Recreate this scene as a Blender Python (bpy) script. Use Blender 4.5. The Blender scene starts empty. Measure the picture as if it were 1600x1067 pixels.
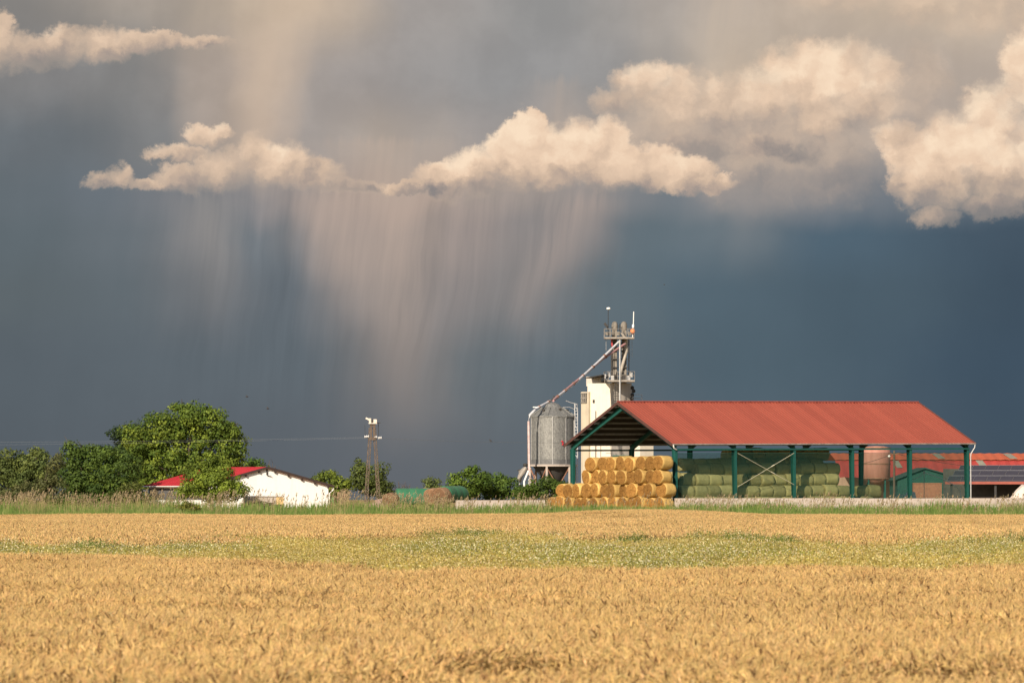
import bpy, math, random
import numpy as np
from mathutils import Vector, Matrix

random.seed(7)
RNG = np.random.default_rng(7)
scene = bpy.context.scene
COL = scene.collection
R = math.radians

# ------------------------------------------------------------------ camera
F = 12000.0          # focal length in photo pixels (1600 wide)
CZ = 2.3             # camera height
HY = 779.0           # horizon row
def P(px, py, Y):
    return Vector(((px - 800) / F * Y, Y, CZ + (HY - py) / F * Y))
def XZ(px, py, Y):
    p = P(px, py, Y); return p.x, p.z

cam = bpy.data.cameras.new("camera")
cam.sensor_width = 36.0
cam.lens = 36.0 * F / 1600.0
cam.shift_y = (HY - 533.5) / 1600.0
cam.clip_start = 1.0
cam.clip_end = 30000.0
cam.dof.use_dof = True
cam.dof.focus_distance = 690.0
cam.dof.aperture_fstop = 11.0
camo = bpy.data.objects.new("camera", cam)
camo.location = (0, 0, CZ)
camo.rotation_euler = (R(90), 0, 0)
COL.objects.link(camo)
scene.camera = camo

# ------------------------------------------------------------------ light
SUN_AZ = R(24)       # to the left of straight behind the camera
SUN_EL = R(27)
sd = Vector((-math.sin(SUN_AZ) * math.cos(SUN_EL), -math.cos(SUN_AZ) * math.cos(SUN_EL), math.sin(SUN_EL)))
sun = bpy.data.lights.new("sun", 'SUN')
sun.energy = 5.0
sun.angle = R(0.5)
sun.color = (1.0, 0.86, 0.69)
suno = bpy.data.objects.new("sun", sun)
suno.rotation_euler = sd.to_track_quat('Z', 'Y').to_euler()
suno.location = (0, 0, 60)
COL.objects.link(suno)

w = bpy.data.worlds.new("World")
scene.world = w
w.use_nodes = True
nt = w.node_tree
nt.nodes.clear()
sky = nt.nodes.new('ShaderNodeTexSky')
sky.sky_type = 'NISHITA'
sky.sun_disc = False
sky.sun_elevation = SUN_EL
sky.sun_rotation = math.pi + SUN_AZ
bg = nt.nodes.new('ShaderNodeBackground')
bg.inputs['Strength'].default_value = 0.08
wo = nt.nodes.new('ShaderNodeOutputWorld')
nt.links.new(sky.outputs[0], bg.inputs[0])
nt.links.new(bg.outputs[0], wo.inputs[0])

vs = scene.view_settings
vs.view_transform = 'Standard'
vs.look = 'None'
EXPO = 0.4
vs.exposure = EXPO
vs.gamma = 1.0

# ------------------------------------------------------------------ node helpers
def lin(c):
    out = []
    for v in c[:3]:
        v = v / 255.0
        out.append(v / 12.92 if v <= 0.04045 else ((v + 0.055) / 1.055) ** 2.4)
    return tuple(out) + (1.0,)

class G:
    """small helper round a node tree"""
    def __init__(self, tree):
        self.t = tree
    def n(self, kind, **kw):
        nd = self.t.nodes.new(kind)
        for k, v in kw.items():
            setattr(nd, k, v)
        return nd
    def put(self, sock, v):
        if v is None:
            return
        if isinstance(v, bpy.types.NodeSocket):
            self.t.links.new(v, sock)
        else:
            sock.default_value = v
    def m(self, op, a, b=None, c=None, clamp=False):
        nd = self.n('ShaderNodeMath', operation=op, use_clamp=clamp)
        for i, v in enumerate((a, b, c)):
            self.put(nd.inputs[i], v)
        return nd.outputs[0]
    def v(self, op, a, b=None, c=None, out=0):
        nd = self.n('ShaderNodeVectorMath', operation=op)
        for i, v in enumerate((a, b, c)):
            self.put(nd.inputs[i], v)
        return nd.outputs['Value'] if op in ('DOT_PRODUCT', 'LENGTH', 'DISTANCE') else nd.outputs[0]
    def noise(self, vec, scale=1.0, detail=2.0, rough=0.5, color=False, dist=0.0):
        nd = self.n('ShaderNodeTexNoise')
        self.put(nd.inputs['Vector'], vec)
        nd.inputs['Scale'].default_value = scale
        nd.inputs['Detail'].default_value = detail
        nd.inputs['Roughness'].default_value = rough
        nd.inputs['Distortion'].default_value = dist
        return nd.outputs['Color'] if color else nd.outputs[0]
    def mix(self, f, a, b, mode='MIX'):
        nd = self.n('ShaderNodeMix', data_type='RGBA', blend_type=mode)
        self.put(nd.inputs[0], f)
        self.put(nd.inputs[6], a)
        self.put(nd.inputs[7], b)
        return nd.outputs[2]
    def sstep(self, x, lo, hi, a=0.0, b=1.0):
        nd = self.n('ShaderNodeMapRange', interpolation_type='SMOOTHSTEP')
        self.put(nd.inputs[0], x)
        for i, q in enumerate((lo, hi, a, b)):
            nd.inputs[i + 1].default_value = q
        return nd.outputs[0]
    def ramp(self, f, stops, interp='EASE'):
        nd = self.n('ShaderNodeValToRGB')
        cr = nd.color_ramp
        cr.interpolation = interp
        while len(cr.elements) < len(stops):
            cr.elements.new(0.5)
        for e, (p, c) in zip(cr.elements, stops):
            e.position = p
            e.color = c
        self.put(nd.inputs[0], f)
        return nd.outputs[0]
    def comb(self, x, y, z=0.0):
        nd = self.n('ShaderNodeCombineXYZ')
        for i, q in enumerate((x, y, z)):
            self.put(nd.inputs[i], q)
        return nd.outputs[0]

def new_mat(name):
    m = bpy.data.materials.new(name)
    m.use_nodes = True
    m.node_tree.nodes.clear()
    g = G(m.node_tree)
    out = g.n('ShaderNodeOutputMaterial')
    return m, g, out

def rgba(c):
    return (c[0], c[1], c[2], 1.0)

def basic(name, c1, c2=None, scale=2.0, rough=0.7, metal=0.0, bump=0.0, bscale=20.0, stretch=(1, 1, 1), detail=4.0, spec=0.3):
    """surface with a soft mottling between two own colours"""
    m, g, out = new_mat(name)
    b = g.n('ShaderNodeBsdfPrincipled')
    b.inputs['Roughness'].default_value = rough
    b.inputs['Metallic'].default_value = metal
    b.inputs['Specular IOR Level'].default_value = spec
    tc = g.n('ShaderNodeTexCoord').outputs['Object']
    vec = g.v('MULTIPLY', tc, stretch)
    if c2 is None:
        c2 = tuple(q * 0.8 for q in c1)
    f = g.sstep(g.noise(vec, scale, detail, 0.6), 0.3, 0.7)
    g.put(b.inputs['Base Color'], g.mix(f, rgba(c1), rgba(c2)))
    if bump > 0:
        bn = g.n('ShaderNodeBump')
        bn.inputs['Strength'].default_value = bump
        bn.inputs['Distance'].default_value = 0.05
        g.put(bn.inputs['Height'], g.noise(vec, bscale, 3.0))
        g.put(b.inputs['Normal'], bn.outputs[0])
    g.put(out.inputs[0], b.outputs[0])
    return m

def leafy(name, trans=0.25, rough=0.7, var=0.35, patch=0.0, pcol=None, pscale=0.1):
    """plant matter coloured by its own per-leaf 'col' attribute, a bit translucent"""
    m, g, out = new_mat(name)
    a = g.n('ShaderNodeAttribute', attribute_name='col').outputs['Color']
    oi = g.n('ShaderNodeObjectInfo').outputs['Random']
    k = g.m('MULTIPLY_ADD', oi, var, 1.0 - var * 0.5)
    col = g.v('SCALE', a)
    g.put(col.node.inputs['Scale'], k)
    if patch > 0:
        pos = g.n('ShaderNodeNewGeometry').outputs['Position']
        f = g.m('MULTIPLY', g.sstep(g.noise(g.v('MULTIPLY', pos, (1, 0.35, 0)), pscale, 3.0, 0.6), 0.42, 0.62), patch)
        col = g.mix(f, col, g.v('MULTIPLY', col, pcol))
    d = g.n('ShaderNodeBsdfPrincipled')
    d.inputs['Roughness'].default_value = rough
    d.inputs['Specular IOR Level'].default_value = 0.15
    g.put(d.inputs['Base Color'], col)
    t = g.n('ShaderNodeBsdfTranslucent')
    g.put(t.inputs['Color'], col)
    mx = g.n('ShaderNodeMixShader')
    mx.inputs[0].default_value = trans
    g.put(mx.inputs[1], d.outputs[0])
    g.put(mx.inputs[2], t.outputs[0])
    g.put(out.inputs[0], mx.outputs[0])
    return m

# ------------------------------------------------------------------ mesh helpers
def link(name, me, parent=None, mat=None):
    o = bpy.data.objects.new(name, me)
    COL.objects.link(o)
    if parent:
        o.parent = parent
    if mat:
        for q in (mat if isinstance(mat, (list, tuple)) else [mat]):
            me.materials.append(q)
    return o

def tag(o, label=None, cat=None, group=None, kind=None):
    if label: o['label'] = label
    if cat: o['category'] = cat
    if group: o['group'] = group
    if kind: o['kind'] = kind
    return o

def empty(name, loc, rz=0.0, label=None, cat=None, group=None):
    o = bpy.data.objects.new(name, None)
    o.location = loc
    o.rotation_euler = (0, 0, rz)
    o.empty_display_size = 0.3
    COL.objects.link(o)
    return tag(o, label, cat, group)

class MB:
    def __init__(self):
        self.v = []; self.f = []; self.mi = []; self.sm = []
    def add(self, vs, fs, mi=0, smooth=False):
        b = len(self.v)
        self.v += [tuple(q) for q in vs]
        for f in fs:
            self.f.append(tuple(b + i for i in f)); self.mi.append(mi); self.sm.append(smooth)
    def box(self, a, b, mi=0):
        x0, y0, z0 = a; x1, y1, z1 = b
        self.add([(x0, y0, z0), (x1, y0, z0), (x1, y1, z0), (x0, y1, z0), (x0, y0, z1), (x1, y0, z1), (x1, y1, z1), (x0, y1, z1)],
                 [(0, 3, 2, 1), (4, 5, 6, 7), (0, 1, 5, 4), (1, 2, 6, 5), (2, 3, 7, 6), (3, 0, 4, 7)], mi)
    def bar(self, p, q, w, h=None, up=(0, 0, 1), mi=0):
        """rectangular bar from p to q, w sideways, h along up"""
        h = h or w
        p = Vector(p); q = Vector(q); d = (q - p).normalized()
        u = Vector(up)
        if abs(d.dot(u)) > 0.95: u = Vector((0, 1, 0))
        s = d.cross(u).normalized(); u = s.cross(d).normalized()
        vs = []
        for c in (p, q):
            for a, b in ((-1, -1), (1, -1), (1, 1), (-1, 1)):
                vs.append(c + s * (a * w / 2) + u * (b * h / 2))
        self.add(vs, [(3, 2, 1, 0), (4, 5, 6, 7), (0, 1, 5, 4), (1, 2, 6, 5), (2, 3, 7, 6), (3, 0, 4, 7)], mi)
    def tube(self, pts, r, n=8, mi=0, caps=True):
        pts = [Vector(p) for p in pts]
        rs = r if isinstance(r, (list, tuple)) else [r] * len(pts)
        vs = []; fs = []
        for i, p in enumerate(pts):
            d = (pts[min(i + 1, len(pts) - 1)] - pts[max(i - 1, 0)]).normalized()
            u = Vector((0, 0, 1)) if abs(d.z) < 0.9 else Vector((0, 1, 0))
            s = d.cross(u).normalized(); u = s.cross(d)
            for k in range(n):
                t = 2 * math.pi * k / n
                vs.append(p + s * math.cos(t) * rs[i] + u * math.sin(t) * rs[i])
        for i in range(len(pts) - 1):
            for k in range(n):
                a = i * n + k; b = i * n + (k + 1) % n
                fs.append((a, b, b + n, a + n))
        self.add(vs, fs, mi, True)
        if caps:
            self.add(vs[:n], [tuple(range(n))[::-1]], mi); self.add(vs[-n:], [tuple(range(n))], mi)
    def lathe(self, prof, n=24, c=(0, 0), mi=0, smooth=True):
        vs = []; fs = []
        for r, z in prof:
            for k in range(n):
                t = 2 * math.pi * k / n
                vs.append((c[0] + r * math.cos(t), c[1] + r * math.sin(t), z))
        for i in range(len(prof) - 1):
            for k in range(n):
                a = i * n + k; b = i * n + (k + 1) % n
                fs.append((a, b, b + n, a + n))
        self.add(vs, fs, mi, smooth)
    def prism(self, poly, y0, y1, mi=0):
        """polygon in x,z extruded along y"""
        n = len(poly)
        vs = [(x, y0, z) for x, z in poly] + [(x, y1, z) for x, z in poly]
        fs = [tuple(range(n)), tuple(range(2 * n - 1, n - 1, -1))]
        fs += [(i, i + n, (i + 1) % n + n, (i + 1) % n) for i in range(n)]
        self.add(vs, fs, mi)
    def build(self, name, mat, parent=None, sub=(0, 0, 0)):
        me = bpy.data.meshes.new(name)
        s = Vector(sub)
        me.from_pydata([tuple(Vector(q) - s) for q in self.v], [], self.f)
        me.polygons.foreach_set('material_index', self.mi)
        me.polygons.foreach_set('use_smooth', self.sm)
        me.update()
        return link(name, me, parent, mat)

def np_mesh(name, V, faces, cols=None):
    """V (n,3); faces: list of (k, m-array) index arrays with k columns; cols (n,3) per-vertex own colour"""
    me = bpy.data.meshes.new(name)
    V = np.ascontiguousarray(V, dtype=np.float32)
    me.vertices.add(len(V))
    me.vertices.foreach_set('co', V.ravel())
    loops = np.concatenate([f.ravel() for f in faces]).astype(np.int32)
    tot = np.concatenate([np.full(len(f), f.shape[1], dtype=np.int32) for f in faces])
    start = np.concatenate([[0], np.cumsum(tot)[:-1]]).astype(np.int32)
    me.loops.add(len(loops)); me.loops.foreach_set('vertex_index', loops)
    me.polygons.add(len(tot))
    me.polygons.foreach_set('loop_start', start)
    me.polygons.foreach_set('loop_total', tot)
    if cols is not None:
        at = me.attributes.new('col', 'FLOAT_COLOR', 'POINT')
        c4 = np.ones((len(V), 4), dtype=np.float32); c4[:, :3] = cols
        at.data.foreach_set('color', c4.ravel())
    me.update()
    return me

def ordn(i):
    return ['first', 'second', 'third', 'fourth', 'fifth', 'sixth', 'seventh', 'eighth', 'ninth', 'tenth', 'eleventh',
            'twelfth', 'thirteenth', 'fourteenth', 'fifteenth', 'sixteenth', 'seventeenth', 'eighteenth', 'nineteenth', 'twentieth'][i]

def smooth(a, b, x):
    t = np.clip((x - a) / (b - a), 0, 1)
    return t * t * (3 - 2 * t)

def gz(x, y):
    """height of the ground"""
    x = np.asarray(x, float); y = np.asarray(y, float)
    z = 0.05 * np.sin(x * 0.21 + y * 0.031) + 0.03 * np.sin(y * 0.11 + 1.0)
    z = z + smooth(320, 640, y) * (-0.12 + 0.5 * np.exp(-((x - 11.5) / 6.5) ** 2))
    k = smooth(694, 712, y)
    return z * (1 - k) + 1.2 * k
GY = 1.2     # level of the farm yard

# ------------------------------------------------------------------ sky: a far storm wall with its lit showers and clouds
def build_sky():
    RAD = 7000.0
    az = np.radians(np.linspace(-50, 50, 101)); el = np.radians(np.linspace(-2.5, 60, 76))
    A, E = np.meshgrid(az, el)
    V = np.stack([RAD * np.sin(A) * np.cos(E), RAD * np.cos(A) * np.cos(E), CZ + RAD * np.sin(E)], -1).reshape(-1, 3)
    nx = len(az); ny = len(el)
    i = np.arange((nx - 1) * (ny - 1)); a = (i // (nx - 1)) * nx + i % (nx - 1)
    Fq = np.stack([a, a + nx, a + nx + 1, a + 1], -1)
    me = np_mesh('sky', V, [Fq])
    uv = me.uv_layers.new(name='angle')
    # bearing and height above the horizon, in hundredths of 1/120 rad
    U = (8 + A.ravel() * 120); W = (7.79 - E.ravel() * 120)
    idx = np.zeros(len(me.loops), dtype=np.int32); me.loops.foreach_get('vertex_index', idx)
    uv.data.foreach_set('uv', np.stack([U[idx], W[idx]], -1).astype(np.float32).ravel())
    me.polygons.foreach_set('use_smooth', [True] * len(me.polygons))

    m, g, out = new_mat('storm_sky')
    uvn = g.n('ShaderNodeUVMap', uv_map='angle').outputs[0]
    sx = g.n('ShaderNodeSeparateXYZ'); g.put(sx.inputs[0], uvn)
    # soft wandering of the big shapes
    nA = g.noise(uvn, 0.55, 3.0, 0.5, color=True)
    wv = g.v('MULTIPLY_ADD', nA, (0.9, 0.55, 0), (-0.45, -0.275, 0))
    pb = g.v('ADD', uvn, wv)
    sb = g.n('ShaderNodeSeparateXYZ'); g.put(sb.inputs[0], pb)
    U0, V0 = sb.outputs[0], sb.outputs[1]
    # streaks of falling rain: stretched noise, leaning a little, bending
    lean = g.m('MULTIPLY_ADD', sx.outputs[1], 0.13, g.m('MULTIPLY_ADD', U0, 0.4, g.m('MULTIPLY', sx.outputs[0], 0.6)))
    st1 = g.noise(g.comb(g.m('MULTIPLY', lean, 1.5), g.m('MULTIPLY', V0, 0.20), 3.1), 1.0, 2.0, 0.5)
    st2 = g.noise(g.comb(g.m('MULTIPLY', lean, 6.0), g.m('MULTIPLY', V0, 0.36), 7.7), 1.0, 3.0, 0.6)
    rain = g.m('MULTIPLY', g.m('MULTIPLY', g.sstep(U0, 1.5, 4.5), g.sstep(U0, 10.3, 8.5)), g.m('MULTIPLY', g.sstep(sx.outputs[1], 2.6, 3.3), g.sstep(sx.outputs[1], 7.2, 4.8)))
    soft = g.m('MULTIPLY_ADD', rain, 0.8, 0.2)
    Us = g.m('ADD', U0, g.m('MULTIPLY', g.m('SUBTRACT', st1, 0.5), 0.7))
    Vs = g.m('ADD', V0, g.m('MULTIPLY', g.m('SUBTRACT', 0.5, st1), g.m('MULTIPLY', soft, 1.15)))
    Vs = g.m('ADD', Vs, g.m('MULTIPLY', g.m('SUBTRACT', 0.5, st2), g.m('MULTIPLY', soft, 0.22)))
    rows = SKY_ROWS
    U1 = g.m('MULTIPLY_ADD', Us, 1 / 24.0, 4 / 24.0)          # -4..20 -> 0..1
    base = None; prev = None
    for py, stops in rows:
        rp = g.ramp(U1, [((q / 100.0 + 4) / 24.0, lin(c)) for q, c in stops])
        if base is None:
            base = rp
        else:
            base = g.mix(g.sstep(Vs, prev / 100.0, py / 100.0), base, rp)
        prev = py
    # filament contrast inside the rain
    kk = g.m('MULTIPLY_ADD', g.m('SUBTRACT', st2, 0.5), 0.30, g.m('MULTIPLY', g.m('SUBTRACT', st1, 0.5), 0.34))
    mul = g.m('ADD', 1.0, g.m('MULTIPLY', kk, g.m('MULTIPLY_ADD', rain, 0.92, 0.08)))
    lowf = g.noise(uvn, 0.8, 5.0, 0.55)
    mul = g.m('MULTIPLY', mul, g.m('MULTIPLY_ADD', lowf, 0.14, 0.97))
    hs_ = g.n('ShaderNodeHueSaturation'); hs_.inputs['Saturation'].default_value = 1.0
    g.put(hs_.inputs['Color'], base)
    broken = g.sstep(g.noise(pb, 0.75, 5.0, 0.55), 0.38, 0.66, -0.06, 0.06)
    mul = g.m('ADD', mul, g.m('MULTIPLY', broken, g.sstep(sx.outputs[1], 3.6, 1.6)))
    sc = g.v('SCALE', hs_.outputs[0]); g.put(sc.node.inputs['Scale'], mul)
    col = sc
    # separate shafts of lit rain, each leaning and tapering its own way
    ust = g.m('MULTIPLY_ADD', g.m('SUBTRACT', st1, 0.5), 0.5, g.m('MULTIPLY_ADD', U0, 0.5, g.m('MULTIPLY', sx.outputs[0], 0.5)))
    fil = g.m('MULTIPLY_ADD', g.m('SUBTRACT', st2, 0.5), 1.5, 1.0)
    for (x0, y0, x1, y1, w0, w1, c_, op, f0) in SHAFTS:
        t = g.m('MULTIPLY_ADD', sx.outputs[1], 100.0 / (y1 - y0), -y0 / (y1 - y0))
        t = g.m('MULTIPLY_ADD', g.m('SUBTRACT', st2, 0.5), 0.35, t)
        xc = g.m('MULTIPLY_ADD', t, (x1 - x0) / 100.0, x0 / 100.0)
        wd = g.m('MAXIMUM', g.m('MULTIPLY_ADD', t, (w1 - w0) / 100.0, w0 / 100.0), 0.15)
        d_ = g.m('DIVIDE', g.m('SUBTRACT', ust, xc), wd)
        k_ = g.m('EXPONENT', g.m('MULTIPLY', g.m('MULTIPLY', d_, d_), -1.0))
        k_ = g.m('MULTIPLY', k_, g.m('MULTIPLY', g.sstep(t, -0.05, 0.12), g.sstep(t, 1.15, f0)))
        k_ = g.m('MULTIPLY', g.m('MULTIPLY', k_, fil), op, clamp=True)
        col = g.mix(k_, col, lin(c_))
    # cloud-scale warping
    w1 = g.noise(uvn, 1.5, 2.0, 0.5, color=True)
    w2 = g.noise(uvn, 4.6, 6.0, 0.66, color=True)
    pc = g.v('ADD', uvn, g.v('MULTIPLY_ADD', w1, (0.34, 0.26, 0), (-0.17, -0.13, 0)))
    pc = g.v('ADD', pc, g.v('MULTIPLY_ADD', w2, (0.40, 0.36, 0), (-0.20, -0.18, 0)))
    sp = g.n('ShaderNodeSeparateXYZ'); g.put(sp.inputs[0], pc)
    f1 = g.noise(pc, 2.4, 7.0, 0.62)
    e1_ = g.noise(pc, 1.35, 5.0, 0.50)
    e2_ = g.noise(g.v('ADD', pc, (-0.14, -0.18, 0)), 1.35, 5.0, 0.50)
    emb = g.m('SUBTRACT', e1_, e2_)
    fine = g.noise(uvn, 16.0, 4.0, 0.6)
    softn = g.sstep(g.noise(uvn, 0.9, 2.0, 0.5), 0.38, 0.62)
    for cl in CLOUDS:
        Wt = S = A = None
        Bs = 0.0
        for pf in cl['puffs']:
            cx, cy, rx, ry = pf[:4]
            ix, iy = 100.0 / rx, 100.0 / ry
            q = g.v('MULTIPLY_ADD', pc, (ix, iy, 0), (-cx / rx, -cy / ry, 0))
            ww = g.m('SUBTRACT', 1.0, g.v('DOT_PRODUCT', q, q), clamp=True)
            s = g.m('MULTIPLY', g.v('DOT_PRODUCT', q, (-0.45, -0.85, 0)), ww)
            if A is None:
                A, S, Wt = ww, s, ww
            else:
                A = g.m('MAXIMUM', A, ww); S = g.m('ADD', S, s); Wt = g.m('ADD', Wt, ww)
            if len(pf) > 4:
                Bs = g.m('MULTIPLY_ADD', ww, pf[4], Bs)
        form = g.m('DIVIDE', S, g.m('ADD', Wt, 0.12))
        gate = g.sstep(A, 0.0, 0.22)
        rg = g.m('MULTIPLY_ADD', g.m('SUBTRACT', f1, 0.5), cl['rag'], g.m('MULTIPLY_ADD', fine, 0.12, -0.06))
        D = g.m('MULTIPLY_ADD', rg, gate, A)
        b0 = cl['base'] / 100.0
        D = g.m('SUBTRACT', D, g.m('MULTIPLY', g.m('MAXIMUM', g.m('SUBTRACT', sp.outputs[1], b0), 0.0), cl['cut']))
        low_ = g.sstep(sp.outputs[1], b0 - cl['bh'] / 100.0, b0 + 0.15)
        wid = g.m('MULTIPLY_ADD', softn, cl.get('sv', 0.55), g.m('MULTIPLY_ADD', low_, cl.get('sb', 0.25), cl['e1'] - cl['e0']))
        al = g.m('MULTIPLY', g.sstep(g.m('DIVIDE', g.m('SUBTRACT', D, cl['e0']), wid), 0.0, 1.0), cl['op'])
        halo = g.m('MULTIPLY', g.sstep(A, 0.0, 0.75), cl.get('halo', 0.5))
        col = g.mix(halo, col, g.mix(0.55, col, lin((205, 184, 163))))
        L = g.m('MULTIPLY_ADD', form, cl.get('kf', 0.30), cl['lum'])
        L = g.m('ADD', L, Bs)
        L = g.m('MULTIPLY_ADD', emb, cl.get('ke', 1.25), L)
        L = g.m('SUBTRACT', L, g.m('MULTIPLY', g.sstep(sp.outputs[1], b0 - cl['bh'] / 100.0, b0 + 0.08), cl['bd']))
        L = g.m('MULTIPLY_ADD', lowf, 0.45, g.m('ADD', L, -0.225))
        cc = g.ramp(L, CLOUD_RAMP, 'LINEAR')
        col = g.mix(al, col, cc)
    em = g.n('ShaderNodeEmission')
    g.put(em.inputs[0], col)
    em.inputs[1].default_value = 2 ** -EXPO
    g.put(out.inputs[0], em.outputs[0])
    m.cycles.emission_sampling = 'NONE'
    o = link('sky', me, None, m)
    tag(o, 'dark blue grey storm sky with warm lit cumulus clouds and rain shafts', 'sky', None, 'structure')

SKY_ROWS = [
    (-150, [(-300, (150, 145, 140)), (400, (190, 172, 152)), (900, (155, 150, 146)), (1500, (200, 182, 162)), (2000, (180, 165, 150))]),
    (0, [(-300, (120, 120, 120)), (0, (134, 131, 128)), (250, (162, 152, 142)), (470, (200, 180, 158)), (650, (160, 154, 150)), (850, (148, 147, 146)), (1050, (168, 160, 153)), (1250, (188, 172, 156)), (1500, (198, 180, 160)), (1900, (170, 158, 148))]),
    (120, [(-300, (110, 114, 116)), (60, (128, 127, 127)), (220, (132, 131, 130)), (330, (168, 155, 145)), (410, (192, 173, 156)), (510, (158, 151, 147)), (800, (147, 146, 146)), (960, (150, 148, 147)), (1150, (186, 172, 157)), (1420, (176, 163, 152)), (1600, (180, 166, 154)), (1900, (150, 145, 140))]),
    (220, [(-300, (98, 106, 112)), (100, (106, 112, 117)), (250, (124, 125, 126)), (330, (164, 152, 143)), (420, (190, 171, 155)), (480, (162, 154, 149)), (600, (170, 158, 148)), (760, (156, 150, 147)), (870, (166, 156, 149)), (1150, (172, 160, 150)), (1420, (168, 157, 149)), (1600, (160, 152, 147)), (1900, (130, 130, 132))]),
    (310, [(-300, (92, 101, 107)), (0, (98, 107, 113)), (150, (104, 112, 119)), (300, (122, 124, 128)), (390, (130, 129, 131)), (545, (164, 149, 141)), (640, (172, 154, 143)), (760, (158, 147, 140)), (900, (150, 142, 138)), (1050, (116, 123, 129)), (1150, (140, 138, 139)), (1350, (116, 122, 129)), (1600, (92, 106, 118)), (1900, (80, 95, 108))]),
    (370, [(-300, (88, 98, 104)), (0, (94, 104, 110)), (200, (102, 110, 116)), (330, (128, 128, 130)), (400, (110, 117, 123)), (560, (150, 140, 135)), (630, (158, 146, 139)), (740, (140, 134, 132)), (860, (134, 131, 131)), (1020, (98, 111, 119)), (1150, (104, 116, 124)), (1300, (80, 99, 113)), (1600, (68, 84, 98)), (1900, (64, 79, 92))]),
    (460, [(-300, (86, 96, 101)), (0, (92, 101, 106)), (200, (96, 105, 111)), (330, (112, 115, 119)), (420, (100, 108, 115)), (615, (136, 131, 129)), (690, (126, 125, 126)), (800, (130, 128, 128)), (960, (96, 109, 116)), (1100, (84, 101, 112)), (1350, (75, 92, 104)), (1600, (64, 80, 94)), (1900, (60, 76, 92))]),
    (570, [(-300, (86, 95, 101)), (0, (88, 97, 104)), (250, (92, 101, 108)), (450, (95, 104, 111)), (640, (124, 121, 120)), (760, (102, 110, 115)), (900, (92, 104, 112)), (1150, (80, 97, 108)), (1600, (64, 81, 96)), (1900, (60, 76, 90))]),
    (740, [(-300, (84, 91, 97)), (0, (86, 94, 101)), (300, (90, 97, 104)), (650, (97, 102, 108)), (850, (95, 103, 110)), (1200, (82, 96, 107)), (1600, (66, 81, 94)), (1900, (62, 76, 88))]),
]
SHAFTS = [
    (325, 295, 345, 500, 50, 40, (152, 147, 143), .42, .30),
    (505, 295, 590, 540, 56, 46, (184, 165, 153), .50, .25),
    (615, 295, 640, 650, 52, 52, (182, 163, 151), .52, .20),
    (745, 300, 700, 540, 56, 40, (174, 157, 149), .44, .25),
    (915, 305, 800, 520, 50, 40, (176, 159, 150), .48, .30),
    (490, -120, 390, 260, 75, 50, (202, 181, 161), .42, .45),
    (1180, 200, 1165, 430, 55, 40, (146, 142, 140), .35, .30),
    (1130, -60, 1140, 160, 55, 50, (206, 186, 165), .38, .50),
    (872, 120, 868, 260, 34, 40, (184, 168, 155), .36, .60),
    (600, 215, 600, 330, 90, 80, (192, 172, 157), .42, .70),
]
CLOUD_RAMP = [(0.0, lin((134, 130, 130))), (0.25, lin((174, 157, 146))), (0.5, lin((210, 184, 161))), (0.75, lin((237, 207, 179))), (1.0, lin((252, 226, 197)))]
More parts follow.
